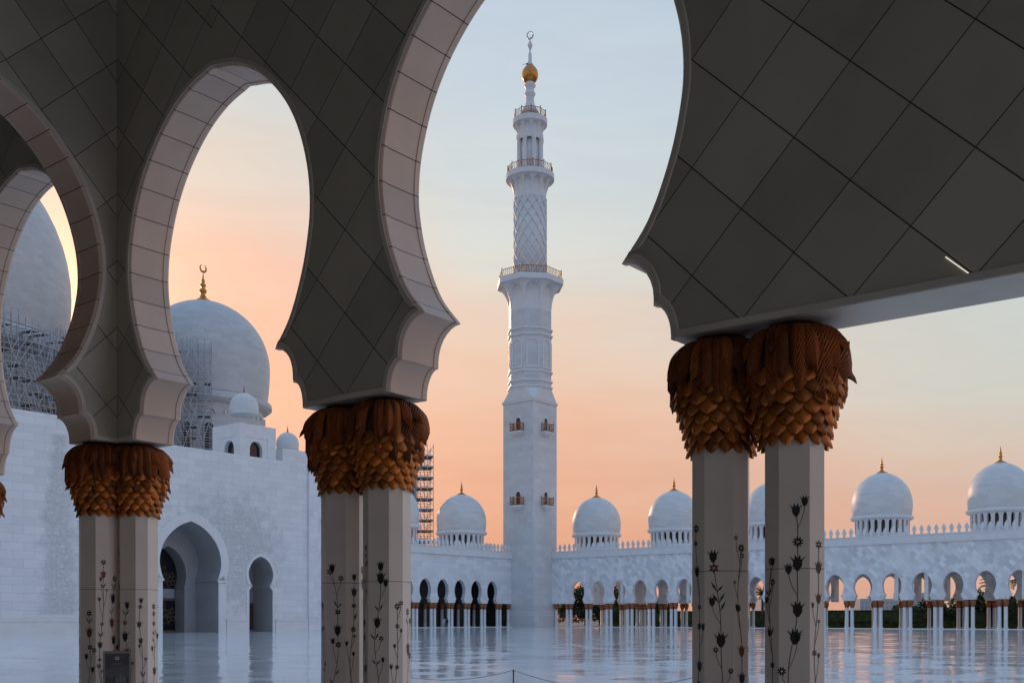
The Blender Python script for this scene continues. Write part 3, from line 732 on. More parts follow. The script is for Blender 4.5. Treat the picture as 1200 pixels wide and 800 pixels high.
# ------------------------------------------------------------------ sign board in front of the far column
sg = thing('sign_board', 'dark standing notice board with round white emblem before far column', 'sign', Vector((-5.83, 15.75, 0)), R(20))
M['sign_dark'] = flat('sign_print_dark', (.035, .038, .045), .35, var=.3, scale=5); M['sign_grey'] = flat('sign_print_grey', (.17, .17, .17), .4); M['sign_mid'] = flat('sign_print_mid', (.085, .09, .095), .4)
M['sign_white'] = flat('sign_print_white', (.62, .62, .62), .4); M['sign_frame'] = flat('sign_frame_grey', (.22, .21, .19), .5)
bm = bmesh.new(); box(bm, -.165, .165, -.015, .015, .12, .955); obj('panel', bm, M['sign_dark'], sg)
bm = bmesh.new()
for x0, x1, z0, z1 in ((-.195, -.165, .09, .99), (.165, .195, .09, .99), (-.165, .165, .955, .99), (-.165, .165, .09, .12)): box(bm, x0, x1, -.025, .025, z0, z1)
obj('frame', bm, M['sign_frame'], sg)
for sx_ in (-.18, .18):
    bm = bmesh.new(); box(bm, sx_ - .02, sx_ + .02, -.16, .16, 0, .03); box(bm, sx_ - .014, sx_ + .014, -.014, .014, .03, .089); obj('foot', bm, M['sign_frame'], sg)
bm = bmesh.new()
for k in range(24):
    a, b = 2 * math.pi * k / 24, 2 * math.pi * (k + 1) / 24
    quad(bm, *[(r_ * math.cos(t_), -.017, .885 + r_ * .8 * math.sin(t_)) for r_, t_ in ((.030, a), (.018, a), (.018, b), (.030, b))][::-1])
quad(bm, (-.02, -.017, .868), (.02, -.017, .868), (.012, -.017, .876), (-.012, -.017, .876))
obj('emblem', bm, M['sign_white'], sg)
bm = bmesh.new(); box(bm, -.07, .07, -.017, -.0155, .80, .808); box(bm, -.06, .06, -.017, -.0155, .782, .789)
obj('caption', bm, M['sign_grey'], sg)
bm = bmesh.new(); box(bm, -.164, .164, -.0165, -.0152, .48, .72)
quad(bm, (-.164, -.016, .72), (.164, -.016, .72), (.164, -.016, .80), (.10, -.016, .775)); obj('picture', bm, M['sign_mid'], sg)
bm = bmesh.new()
rg = random.Random(3)
for k in range(7):
    x = -.14 + .047 * k; h_ = rg.uniform(.10, .17); zb = .50
    pts = [(x - .014, zb), (x + .014, zb), (x + .017, zb + h_ * .55), (x + .010, zb + h_ * .78), (x + .012, zb + h_ * .9), (x, zb + h_), (x - .012, zb + h_ * .9), (x - .010, zb + h_ * .78), (x - .017, zb + h_ * .55)]
    f = bm.faces.new([bm.verts.new((a, -.0178, b)) for a, b in pts]); f.material_index = rg.choice((0, 0, 1))
obj('picture_figures', bm, [M['sign_grey'], M['sign_dark']], sg)

# ------------------------------------------------------------------ minaret
CU, CV = -121.1, 156.7
mi = thing('minaret', 'tall white marble minaret with three bronze railed galleries and gold ball', 'minaret', W(CU, CV))
K_ = 198.0 / 1250
zy = lambda y, d=198.0: (725 - y) * d / 1250 + EYE
DO, D1, D2, D3 = 194.2, 192.6, 194.2, 195.2      # depth of the near edge: octagon, lower, middle and top gallery
HWQ = 3.535
bm = bmesh.new(); zt = zy(472)
box(bm, -HWQ, HWQ, -HWQ, HWQ, 0, zt)
box(bm, -HWQ - .18, HWQ + .18, -HWQ - .18, HWQ + .18, 0, 3.3); box(bm, -HWQ - .28, HWQ + .28, -HWQ - .28, HWQ + .28, 0, .7)
box(bm, -HWQ - .15, HWQ + .15, -HWQ - .15, HWQ + .15, zt - .5, zt + .003)
obj('square_shaft', bm, M['marble_tower'], mi)
# broach: square to octagon
def octo(r, z, ph=math.pi / 8): return [(r * math.cos(ph + math.pi / 4 * i), r * math.sin(ph + math.pi / 4 * i), z) for i in range(8)]
RO = 24 * K_ / math.cos(math.pi / 8) * .985
z1 = zy(452, DO)
bm = bmesh.new(); o1 = [bm.verts.new(p) for p in octo(RO, z1)]; sq = [bm.verts.new((HWQ * a, HWQ * b, zt + .004)) for a, b in ((1, 1), (-1, 1), (-1, -1), (1, -1))]
for i in range(4):
    # octagon vertices 2i..: pair nearest the corner i
    a, b = o1[(2 * i) % 8], o1[(2 * i + 1) % 8]
    bm.faces.new((sq[i], b, a)); c = o1[(2 * i + 2) % 8]; bm.faces.new((sq[i], sq[(i + 1) % 4], c, b))
bm.faces.new(o1)
obj('broach', bm, M['marble_plain'], mi)
def ringprof(parent, name, prof, n=8, ph=math.pi / 8, mat='marble_plain', smooth=False):
    bm = bmesh.new(); lathe(bm, prof, n, ph=ph); return obj(name, bm, M[mat], parent, smooth)
ringprof(mi, 'octagon_shaft', [(RO, z1 + .01), (RO, zy(358, D1))], mat='marble_tower')
def band(y0, y1, e): return [(RO + .01, zy(y0, DO)), (RO + e, zy(y0, DO) + .12), (RO + e, zy(y1, DO) - .12), (RO + .01, zy(y1, DO))]
for y0, y1 in ((452.5, 449.5), (445.5, 442.5), (434.5, 431.5), (391.5, 388.5), (384.5, 381.5)): ringprof(mi, 'moulding', band(y0, y1, .32))
# blind arched panels on the octagon
bm = bmesh.new()
ap = RO * math.cos(math.pi / 8); side_ = 2 * RO * math.sin(math.pi / 8)
for k in range(8):
    a = math.pi / 4 * k; c_ = Vector((math.cos(a), math.sin(a))); d_ = Vector((-c_.y, c_.x))
    def pt(x, z, e): q = c_ * (ap + e) + d_ * x; return (q.x, q.y, z)
    w_ = side_ * .30; zb_, zt_ = zy(428, DO), zy(402, DO)
    inner = [(-w_, zb_)] + [(w_ * math.cos(math.pi - math.pi * i / 8), zt_ + w_ * math.sin(math.pi * i / 8)) for i in range(9)] + [(w_, zb_)]
    g_ = .26
    outer = [(-w_ - g_, zb_ - g_)] + [((w_ + g_) * math.cos(math.pi - math.pi * i / 8), zt_ + (w_ + g_) * math.sin(math.pi * i / 8)) for i in range(9)] + [(w_ + g_, zb_ - g_)]
    nn_ = len(inner)
    for i in range(nn_):
        j = (i + 1) % nn_
        quad(bm, pt(*outer[i], .16), pt(*outer[j], .16), pt(*inner[j], .16), pt(*inner[i], .16))
        quad(bm, pt(*inner[i], .16), pt(*inner[j], .16), pt(*inner[j], .0), pt(*inner[i], .0)); quad(bm, pt(*outer[j], .16), pt(*outer[i], .16), pt(*outer[i], .0), pt(*outer[j], .0))
bmesh.ops.recalc_face_normals(bm, faces=bm.faces); obj('panel_frame', bm, M['marble_plain'], mi)
def corbel(parent, y_bot, y_top, y_edge, rb, rt, sides, dn, ph, rail_h, rail_r):
    """flaring head with a ring of arched niches, a slab and a railing"""
    zb_, zt_ = zy(y_bot, dn), zy(y_top, dn)
    prof = []
    for i in range(9):
        t = i / 8; prof.append((rb + (rt - rb) * (1 - math.cos(t * math.pi / 2)) ** .9, zb_ + (zt_ - zb_) * math.sin(t * math.pi / 2) ** 1.0))
    # ribs between niches carry the flare, niches sink back to the shaft
    bm = bmesh.new()
    for k in range(sides):
        am = ph + 2 * math.pi * k / sides
        hw = math.pi / sides
        m_ = 10
        cols_ = []
        for i in range(-m_, m_ + 1):
            x = i / m_; aa = am + hw * x; col = []
            for j, (r_, z) in enumerate(prof):
                t = j / 8
                lim = .74 * math.sqrt(max(0, 1 - max(0, (t - .38) / .50) ** 2)) if t < .88 else 0
                inside = abs(x) < lim and j > 0
                rr = rb + (r_ - rb) * .12 if inside else r_
                if sides == 8: rr = rr * math.cos(hw) / math.cos(hw * x) if True else rr
                col.append(bm.verts.new((rr * math.cos(aa), rr * math.sin(aa), z)))
            cols_.append(col)
        for p, q in zip(cols_, cols_[1:]):
            for j in range(8): bm.faces.new((p[j], q[j], q[j + 1], p[j + 1]))
    hd_ = obj('gallery', bm, M['marble_plain'], parent)
    n_ = sides if sides == 8 else 32
    f_ = 1 / math.cos(math.pi / n_) if sides != 8 else 1
    bm = bmesh.new(); lathe(bm, [(rt * .97, zt_ - .02), (rt * 1.03, zt_ + .15), (rt * 1.03, zy(y_edge, dn)), (rb * .8, zy(y_edge, dn) + .01)], n_, ph=ph + math.pi / sides if sides == 8 else 0)
    obj('slab', bm, M['marble_plain'], hd_)
    bm = bmesh.new(); pr = rail_r
    pts = [(pr * math.cos(ph + math.pi / sides + 2 * math.pi * i / sides), pr * math.sin(ph + math.pi / sides + 2 * math.pi * i / sides)) for i in range(sides)]
    rail(bm, pts, zy(y_edge, dn), rail_h, r=.07); obj('railing', bm, M['bronze'], hd_)
corbel(mi, 358, 327, 319.5, RO, 39 * K_, 8, D1, 0, 1.35, 37.5 * K_)
RC = 18.6 * K_
ringprof(mi, 'round_shaft', [(RC, zy(322, D1)), (RC, zy(225, D2))], 40, 0, 'marble_plain', True)
bm = bmesh.new()                                              # raised diamond lattice
for k in range(12):
    for sg_ in (-1, 1):
        pr_ = None
        for j in range(49):
            t = j / 48; a = 2 * math.pi * k / 12 + sg_ * t * 2 * math.pi * .52; p = ((RC + .07) * math.cos(a), (RC + .07) * math.sin(a), zy(319.5, D1) + (zy(225, D2) - zy(319.5, D1)) * t)
            if pr_: bar(bm, pr_, p, .13)
            pr_ = p
obj('lattice', bm, M['marble_plain'], mi)
corbel(mi, 225, 203, 196, RC, 27.6 * K_, 12, D2, 0, 1.35, 26.3 * K_)
ringprof(mi, 'lantern_core', [(11.3 * K_, zy(196, D2)), (11.3 * K_, zy(152, D3))], 24, 0, 'marble_plain', True)
for k in range(8):
    a = 2 * math.pi * k / 8 + .2; bm = bmesh.new()
    lathe(bm, [(.55, zy(195.5, D2)), (.55, zy(193, D2)), (.40, zy(192, D2)), (.38, zy(160, D3)), (.52, zy(157, D3)), (.52, zy(153, D3))], 12, (13.6 * K_ * math.cos(a), 13.6 * K_ * math.sin(a), 0))
    obj('lantern_column', bm, M['marble_plain'], mi, True)
corbel(mi, 158, 140, 133, 14.2 * K_, 19.6 * K_, 10, D3, .1, 1.35, 18.6 * K_)
ringprof(mi, 'spire', [(r_ * K_, zy(y)) for r_, y in ((11, 134.5), (7.5, 127), (5.2, 122), (4.6, 117), (4.8, 114), (6.4, 111), (6.4, 110), (4.7, 107), (4.7, 104), (6.6, 101.5), (6.6, 100.5), (5.2, 98), (4.2, 96))], 24, 0, 'marble_plain', True)
ringprof(mi, 'gold_ball', [(r_ * K_, zy(y)) for r_, y in ((4.2, 97), (7.2, 95.3), (9.0, 92), (9.6, 88), (9.0, 84), (7.4, 81), (4.6, 77.5))], 24, 0, 'gold', True)
ringprof(mi, 'spire_tip', [(r_ * K_, zy(y)) for r_, y in ((4.6, 77.4), (3.0, 75), (2.2, 72), (2.0, 63), (1.0, 62), (1.0, 59), (2.7, 55), (2.9, 53), (1.6, 50), (.5, 47), (.2, 45.5))], 16, 0, 'marble_plain', True)
bm = bmesh.new(); R_ = 4.3 * K_; zc_ = zy(41.3)
for k in range(24):
    a, b = R(90 + 5 + 350 * k / 24), R(90 + 5 + 350 * (k + 1) / 24); wd = .07 + .12 * math.sin(math.pi * (k + .5) / 24)
    bar(bm, (R_ * .75 * math.cos(a), .2 * math.cos(a), zc_ + R_ * math.sin(a)), (R_ * .75 * math.cos(b), .2 * math.cos(b), zc_ + R_ * math.sin(b)), wd, 6)
obj('crescent', bm, M['silver'], mi, True)
def balcony(parent, face, x, z):
    """small bracketed balcony with an arched door; face 0 looks to -v, 1 looks to +u"""
    rz_ = 0 if face == 0 else math.pi / 2
    e = bmesh.new(); box(e, -1.25, 1.25, -1.0, -.003, -.28, 0); box(e, -1.1, 1.1, -.85, -.003, -.52, -.283); box(e, -.8, .8, -.6, -.003, -.78, -.523)
    lo = Vector((x, -HWQ, z)) if face == 0 else Vector((HWQ, x, z))
    b = obj('balcony', e, M['marble_plain'], parent, loc=lo, rz=rz_)
    e = bmesh.new(); rail(e, [(-1.18, -.02), (-1.18, -.93), (1.18, -.93), (1.18, -.02)], 0, 1.35, closed=False, r=.07); bar(e, (1.18, -.02, 0), (1.18, -.02, 1.5), .1); obj('railing', e, M['bronze'], b)
    e = bmesh.new(); P_ = [(-.5, 0)] + [(.5 * math.cos(math.pi - math.pi * i / 10), 2.0 + .55 * math.sin(math.pi * i / 10)) for i in range(11)] + [(.5, 0)]
    e.faces.new([e.verts.new((a, -.006, c)) for a, c in P_]); obj('door', e, M['dark_glass'], b)
    e = bmesh.new(); A_ = [(-.5, 0)] + P_[1:-1] + [(.5, 0)]; B_ = [(a * 1.45, c if c == 0 else 2.0 + (c - 2.0) * 1.45) for a, c in A_]
    for i in range(len(A_) - 1):
        quad(e, (A_[i][0], -.12, A_[i][1]), (A_[i + 1][0], -.12, A_[i + 1][1]), (B_[i + 1][0], -.12, B_[i + 1][1]), (B_[i][0], -.12, B_[i][1]))
        quad(e, (A_[i][0], -.002, A_[i][1]), (A_[i + 1][0], -.002, A_[i + 1][1]), (A_[i + 1][0], -.12, A_[i + 1][1]), (A_[i][0], -.12, A_[i][1]))
        quad(e, (B_[i][0], -.12, B_[i][1]), (B_[i + 1][0], -.12, B_[i + 1][1]), (B_[i + 1][0], -.002, B_[i + 1][1]), (B_[i][0], -.002, B_[i][1]))
    obj('door_frame', e, M['marble_plain'], b)
for yy in (503, 590.5):
    for f_ in (0, 1): balcony(mi, f_, .05, (725 - yy) * 193 / 1250 + EYE)
bd = bmesh.new()
def blob(bm, path, n=10):
    """tapered closed tube through (x, y, z, r)"""
    rings = []
    for i, (x, y, z, r_) in enumerate(path):
        a = Vector(path[max(0, i - 1)][:3]); b = Vector(path[min(len(path) - 1, i + 1)][:3]); d = (b - a).normalized(); X = d.orthogonal().normalized(); Y = d.cross(X)
        rings.append([bm.verts.new(Vector((x, y, z)) + (X * math.cos(2 * math.pi * k / n) + Y * math.sin(2 * math.pi * k / n)) * r_) for k in range(n)])
    for p, q in zip(rings, rings[1:]):
        for k in range(n): bm.faces.new((p[k], p[(k + 1) % n], q[(k + 1) % n], q[k]))
    bm.faces.new(rings[0][::-1]); bm.faces.new(rings[-1])
blob(bd, [(-.42, 0, .02, .02), (-.25, 0, .06, .06), (-.05, 0, .12, .12), (.12, 0, .18, .12), (.22, 0, .26, .07), (.28, 0, .33, .075), (.35, 0, .33, .05), (.44, 0, .31, .01)])
quad(bd, (-.40, .03, .03), (-.40, -.03, .03), (-.85, -.09, -.03), (-.85, .09, -.03)); bar(bd, (.02, .03, .05), (.02, .03, -.12), .012); bar(bd, (.02, -.03, .05), (.02, -.03, -.12), .012)
p_ = W(CU, CV); tag(obj('bird', bd, flat('dark_feathers', (.03, .03, .035), .7), True, loc=(p_.x - 4.0 * K_, p_.y, zy(78) + .15)) if False else obj('bird', bd, flat('dark_feathers', (.03, .03, .035), .7), loc=(p_.x - .55, p_.y - .35, zy(77.5) + .10), smooth=True), 'small dark bird perched on the gold ball of the minaret', 'bird', kind='thing')

# ------------------------------------------------------------------ the two arcades across the court
BAY = 4.375
def far_column_mesh():
    bm = bmesh.new(); lathe(bm, [(.36, 0), (.36, .25), (.27, .32), (.27, 3.25)], 10); sh = bm
    bm2 = bmesh.new(); lathe(bm2, [(.28, 3.22), (.30, 3.4), (.43, 3.75), (.46, 3.95), (.38, 4.2), (.30, 4.26)], 12)
    return sh, bm2
def make_col(parent, x, y):
    a, b = far_column_mesh()
    c = obj('column', a, M['marble_plain'], parent, True, loc=(x, y, 0)); obj('capital', b, M['capital_far'], c, True); return c
def rep_col(proto, parent, x, y):
    c = proto.copy(); COL.objects.link(c); c.parent = parent; c.location = (x, y, 0)
    for ch in list(proto.children): d = ch.copy(); COL.objects.link(d); d.parent = c
    return c
def far_wall(bm, x0, x1, centres, y, th, ztop, zbase=4.25):
    H = [(c, FAR) for c in centres]
    wall_holes(bm, x0, x1, ztop, H, y, False, zbase); wall_holes(bm, x0, x1, ztop, H, y + th, True, zbase)
    for c, P in H: reveal(bm, c, P, y, y + th)
    xs = sorted([x0, x1] + [v for c in centres for v in (c - FAR[0][0], c + FAR[0][0])])
    for a, b in zip(xs[::2], xs[1::2]): quad(bm, (a, y, zbase), (a, y + th, zbase), (b, y + th, zbase), (b, y, zbase))
    for x in (x0, x1): quad(bm, (x, y, zbase), (x, y + th, zbase), (x, y + th, ztop), (x, y, ztop))

# arcade on the right: local x along u from the minaret, local y away from the court
VA, UA = 158.8, -117.57
LA = 118.0
ra = thing('arcade', 'long white arcade right of the minaret, sky showing through its arches', 'arcade', W(UA, VA))
cen = [-111.77 - UA + BAY * k for k in range(25)]
piers_ = [-109.58 - UA - BAY + BAY * k for k in range(26)]
bm = bmesh.new(); far_wall(bm, 0, LA, cen, 0, .7, 12.62); bmesh.ops.remove_doubles(bm, verts=bm.verts, dist=.0005)
obj('front_wall', bm, M['marble_diag'], ra)
DEP = 11.4
bm = bmesh.new(); far_wall(bm, 0, LA, cen, DEP, .7, 12.62); obj('back_wall', bm, M['marble_diag'], ra)
bm = bmesh.new(); box(bm, 0, LA, -.30, .9, 12.62, 12.80); box(bm, 0, LA, -.20, .9, 12.80, 13.72); box(bm, 0, LA, -.28, .9, 13.722, 13.88); obj('cornice', bm, M['marble_plain'], ra)
bm = bmesh.new(); box(bm, 0, LA, .9, DEP + .7, 12.62, 13.5); obj('roof', bm, M['marble_plain'], ra)
bm = bmesh.new(); merlons(bm, .2, LA, -.05, 13.885); obj('parapet', bm, M['marble_plain'], ra)
# cross arches where one dome bay meets the corridor
cu = [-111.55 - UA + 17.6 * k for k in range(6)]
cu[2] = -76.6 - UA; cu[1] = -95.1 - UA; cu[3] = -58.4 - UA; cu[4] = -41.2 - UA; cu[5] = -23.6 - UA
bm = bmesh.new()
for k, c in enumerate((14.83, 28.08, 32.3, 45.55, 49.8, 63.1, 67.45, 80.7, 85.1)):
    sub = bmesh.new(); far_wall(sub, .705, DEP - .005, [3.2, 8.2], -.3, .6, 12.6)
    for v in sub.verts: v.co = Vector((c - v.co.y, v.co.x, v.co.z))
    me = bpy.data.meshes.new('tmp'); sub.to_mesh(me); sub.free(); bm.from_mesh(me); bpy.data.meshes.remove(me)
bmesh.ops.recalc_face_normals(bm, faces=bm.faces); obj('cross_arches', bm, M['marble_plain'], ra)
pc = None
for px in piers_:
    for dx in (-.42, .42):
        x = px + dx
        if x < .3: continue
        pc = make_col(ra, x, .35) if pc is None else rep_col(pc, ra, x, .35)
rep_col(pc, ra, .75, .35)
for k, px in enumerate(piers_):
    if px < .5: continue
    for dx in (-.42, .42):
        if k < 20: rep_col(pc, ra, px + dx, DEP + .35)
for c in (14.83, 32.3, 49.8, 67.45):
    rep_col(pc, ra, c, DEP / 2 + .02)
for k, c in enumerate(cu): dome_part(ra, c, 164.5 - VA, 17.35, 4.52, 2.75, 24, finh=.95)

# arcade on the left: local x along v, local y towards -u; it ends at the minaret
UL = -122.7; V0, V1 = 96.0, 153.17
la = thing('arcade', 'shadowed white arcade left of the minaret with dark arches', 'arcade', W(UL, V0), ROT + math.pi / 2)
LL = V1 - V0
cen = [147.66 - V0 - BAY * k for k in range(12)]
piers_ = [c + BAY / 2 for c in cen] + [cen[-1] - BAY / 2]
bm = bmesh.new(); far_wall(bm, 0, LL, cen, 0, .7, 12.5); obj('front_wall', bm, M['marble'], la)
bm = bmesh.new(); box(bm, 0, LL, -.30, .9, 12.5, 12.68); box(bm, 0, LL, -.20, .9, 12.68, 13.6); box(bm, 0, LL, -.28, .9, 13.602, 13.75); obj('cornice', bm, M['marble_plain'], la)
bm = bmesh.new(); box(bm, 0, LL, .9, 11.5, 12.5, 13.4); obj('roof', bm, M['marble_plain'], la)
bm = bmesh.new(); box(bm, 0, LL, 6.4, 7.2, 0, 12.495); box(bm, LL - .6, LL - .05, .705, 6.39, 0, 12.49); obj('back_wall', bm, M['shade_wall'], la)  # dark walls standing for the shade inside the arcade
bm = bmesh.new(); merlons(bm, .2, LL - .1, -.05, 13.755); obj('parapet', bm, M['marble_plain'], la)
for px in piers_:
    for dx in (-.42, .42): rep_col(pc, la, px + dx, .35)
rep_col(pc, la, LL - .55, .35)
for c in cen[:8]:
    rep_col(pc, la, c + BAY / 2 - .4, 5.9)
for vv in (145.4, 127.9, 110.4): dome_part(la, vv - V0, 5.4, 17.35, 4.52, 2.75, 24, finh=.95)
# white base kerbs under both arcades
for par, L_, nm in ((ra, LA, 0), (la, LL, 0)):
    bm = bmesh.new(); box(bm, 0, L_, -.45, 1.15, -.02, .10); obj('plinth', bm, M['marble_plain'], par)

# lower gallery behind the left arcade: parapet and two more domes
rg_ = thing('gallery_roof', 'second white gallery roof with parapet peeping over the left arcade', 'building', W(-143.0, 118), ROT + math.pi / 2)
bm = bmesh.new(); box(bm, 0, 62, 0, 14, 0, 15.6); obj('wall', bm, M['marble'], rg_)
bm = bmesh.new(); merlons(bm, 0, 62, .02, 15.9); obj('parapet', bm, M['marble_plain'], rg_)
def v_at(px, u):
    r_ = (px - 600) / 1250; d = Vector((r_, 1)); k = u / (d.x * S.x + d.y * S.y); p = d * k
    return p.x * T.x + p.y * T.y
for px in (536.5, 614): dome_part(rg_, v_at(px, -150) - 118, 7, 18.9, 4.5, 2.4, 24, fin=False)

# ------------------------------------------------------------------ prayer hall with its portal on the left
UW = -98.7; VW0, VW1 = 53.6, 97.5
def relief_mask(t, x, y, z):
    # vines spreading over the doors: densest round them, thinning upward and outward (x is along the wall)
    dx = math_(t, 'DIVIDE', math_(t, 'SUBTRACT', x, 19.3), 9.0); dz = math_(t, 'DIVIDE', math_(t, 'SUBTRACT', z, 9.0), 8.2)
    d = math_(t, 'SUBTRACT', 1.25, math_(t, 'SQRT', math_(t, 'ADD', math_(t, 'MULTIPLY', dx, dx), math_(t, 'MULTIPLY', dz, dz))))
    d2 = math_(t, 'SUBTRACT', 1.0, math_(t, 'MULTIPLY', math_(t, 'ABSOLUTE', math_(t, 'SUBTRACT', x, 33.8)), .55))
    d2 = math_(t, 'MULTIPLY', d2, math_(t, 'LESS_THAN', z, 16.0))
    return math_(t, 'MULTIPLY', math_(t, 'MAXIMUM', d, math_(t, 'MAXIMUM', d2, 0.0)), math_(t, 'GREATER_THAN', z, 1.9), clamp=True)
M['relief'] = marble('carved_vine_marble', WHITE, 2.0, .75, .05, joint=.80, msize=.022, relief=relief_mask)
def relief_mask2(t, x, y, z):
    hw = math_(t, 'ADD', .9, math_(t, 'MULTIPLY', math_(t, 'SUBTRACT', 18.0, z), .16))
    d = math_(t, 'SUBTRACT', 1.15, math_(t, 'DIVIDE', math_(t, 'ABSOLUTE', math_(t, 'SUBTRACT', x, 8.3)), math_(t, 'MINIMUM', hw, 2.4)))
    return math_(t, 'MULTIPLY', math_(t, 'MULTIPLY', d, math_(t, 'LESS_THAN', z, 18.2)), math_(t, 'GREATER_THAN', z, 1.9), clamp=True)
M['relief2'] = marble('carved_tree_marble', WHITE, 2.0, .75, .05, joint=.80, msize=.022, relief=relief_mask2)
ph = thing('prayer_hall', 'great white prayer hall wall with carved vines, portal and big domes', 'mosque', W(UW, VW0), ROT + math.pi / 2)
C1, C2 = 68.05 - VW0, 77.35 - VW0
PORT = [(3.5, 0), (3.5, 5.6), (3.34, 5.62)] + catmull([(3.34, 5.62), (3.62, 6.3), (3.84, 7.3), (3.78, 8.3), (3.35, 9.5), (2.5, 10.6), (1.3, 11.5), (0, 12.0)], 4)[1:]
SMALL = [(1.66, 0), (1.66, 4.75), (1.5, 4.9), (1.22, 5.25)] + catmull([(1.22, 5.25), (1.55, 5.75), (1.74, 6.5), (1.62, 7.2), (1.15, 8.0), (.5, 8.45), (0, 8.62)], 4)[1:]
HW_ = 19.9; LW = VW1 - VW0
bm = bmesh.new(); wall_holes(bm, 0, LW, HW_, [(C1, PORT), (C2, SMALL)], 0)
quad(bm, (LW, 0, 0), (LW, 24, 0), (LW, 24, HW_), (LW, 0, HW_)); quad(bm, (0, 0, HW_), (LW, 0, HW_), (LW, 24, HW_), (0, 24, HW_))
obj('facade_wall', bm, M['relief'], ph)
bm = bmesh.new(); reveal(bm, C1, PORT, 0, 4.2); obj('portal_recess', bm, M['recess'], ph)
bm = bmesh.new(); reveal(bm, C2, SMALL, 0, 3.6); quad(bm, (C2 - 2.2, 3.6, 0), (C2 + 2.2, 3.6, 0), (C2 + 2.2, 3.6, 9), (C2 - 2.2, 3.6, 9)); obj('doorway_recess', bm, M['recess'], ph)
bm = bmesh.new(); box(bm, C2 + .35, C2 + 1.55, 3.4, 3.55, .25, 3.3); obj('door', bm, M['dark_wood'], ph)
INN = [(2.05, 0), (2.05, 4.9), (1.92, 4.92)] + [(a * .59, 4.92 + (z - 5.62) * .72) for a, z in PORT[3:]]
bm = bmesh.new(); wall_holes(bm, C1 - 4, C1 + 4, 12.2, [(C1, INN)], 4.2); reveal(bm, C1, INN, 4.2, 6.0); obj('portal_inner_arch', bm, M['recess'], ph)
bm = bmesh.new(); quad(bm, (C1 - 2.4, 6.0, 0), (C1 + 2.4, 6.0, 0), (C1 + 2.4, 6.0, 10), (C1 - 2.4, 6.0, 10)); dg = obj('portal_door', bm, M['dark_glass'], ph)
bm = bmesh.new()
def star(cx_, cz, r_, n_=8):
    for k in range(n_):
        a = 2 * math.pi * k / n_ + .2; b = a + math.pi / n_
        p0 = Vector((cx_ + r_ * .18 * math.cos(a), 5.95, cz + r_ * .18 * math.sin(a)))
        p1 = Vector((cx_ + r_ * .6 * math.cos(b), 5.95, cz + r_ * .6 * math.sin(b))); p1b = Vector((cx_ + r_ * .6 * math.cos(a - math.pi / n_), 5.95, cz + r_ * .6 * math.sin(a - math.pi / n_)))
        p2 = Vector((cx_ + r_ * math.cos(a), 5.95, cz + r_ * math.sin(a)))
        for u_, v_ in ((p0, p1), (p0, p1b), (p1, p2), (p1b, p2)): bar(bm, u_, v_, .05)
for cz in (1.9, 5.9): star(C1 - .2, cz, 1.75); star(C1 + 1.4, cz, .9, 6); star(C1 - 1.5, cz, .8, 6)
box(bm, C1 - 2.05, C1 + 2.05, 5.9, 5.97, 3.55, 3.75); box(bm, C1 - .08, C1 + .08, 5.9, 5.97, 0, 3.55); box(bm, C1 - 2.05, C1 + 2.05, 5.85, 5.98, 0, .22)
obj('door_lattice', bm, flat('dark_bronze_lattice', (.20, .15, .09), .45, .5), dg)
bm = bmesh.new(); quad(bm, (C1 - 1.95, 5.93, 3.8), (C1 + 1.95, 5.93, 3.8), (C1 + 1.95, 5.93, 4.85), (C1 - 1.95, 5.93, 4.85)); obj('fanlight', bm, flat('pale_glass', (.38, .42, .46), .2), dg)
def arch_band(c, P, k0, g, y, name):
    """plain raised band round an opening, from profile index k0 upward"""
    O = []
    for i, p in enumerate(P):
        a = Vector(P[max(0, i - 1)]); b = Vector(P[min(len(P) - 1, i + 1)]); d = (b - a).normalized(); n_ = Vector((d.y, -d.x)); q = Vector(p) + n_ * g; O.append((max(q.x, 0) if i < len(P) - 1 else 0, q.y))
    bm = bmesh.new()
    for sg_ in (-1, 1):
        for i in range(k0, len(P) - 1):
            A = [(c + sg_ * P[i][0], y, P[i][1]), (c + sg_ * O[i][0], y, O[i][1]), (c + sg_ * O[i + 1][0], y, O[i + 1][1]), (c + sg_ * P[i + 1][0], y, P[i + 1][1])]
            quad(bm, *(A if sg_ > 0 else A[::-1]))
            B = [(O[i][0] * sg_ + c, y, O[i][1]), (O[i][0] * sg_ + c, 0, O[i][1]), (O[i + 1][0] * sg_ + c, 0, O[i + 1][1]), (O[i + 1][0] * sg_ + c, y, O[i + 1][1])]
            quad(bm, *(B if sg_ > 0 else B[::-1]))
            D = [(P[i][0] * sg_ + c, y, P[i][1]), (P[i][0] * sg_ + c, .02, P[i][1]), (P[i + 1][0] * sg_ + c, .02, P[i + 1][1]), (P[i + 1][0] * sg_ + c, y, P[i + 1][1])]
            quad(bm, *(D if sg_ < 0 else D[::-1]))
    return obj(name, bm, M['marble_plain'], ph)
arch_band(C1, PORT, 0, 1.0, -.07, 'portal_frame'); arch_band(C2, SMALL, 0, .36, -.06, 'doorway_frame')
bm = bmesh.new()
for a, b in ((0, C1 - 4.55), (C1 + 4.55, C2 - 2.05), (C2 + 2.05, LW)): box(bm, a, b, -.16, .0, .0, 1.25); box(bm, a, b, -.22, 0, 1.252, 1.45)
for sg_ in (-1, 1): box(bm, C1 + sg_ * 4.0 - .62, C1 + sg_ * 4.0 + .62, -.16, -.073, 5.50, 5.72)
obj('dado_moulding', bm, M['marble_plain'], ph)
bm = bmesh.new(); box(bm, 84.25 - VW0, 85.6 - VW0, -.30, -.002, 0, HW_ - .01); obj('pilaster', bm, M['marble'], ph)
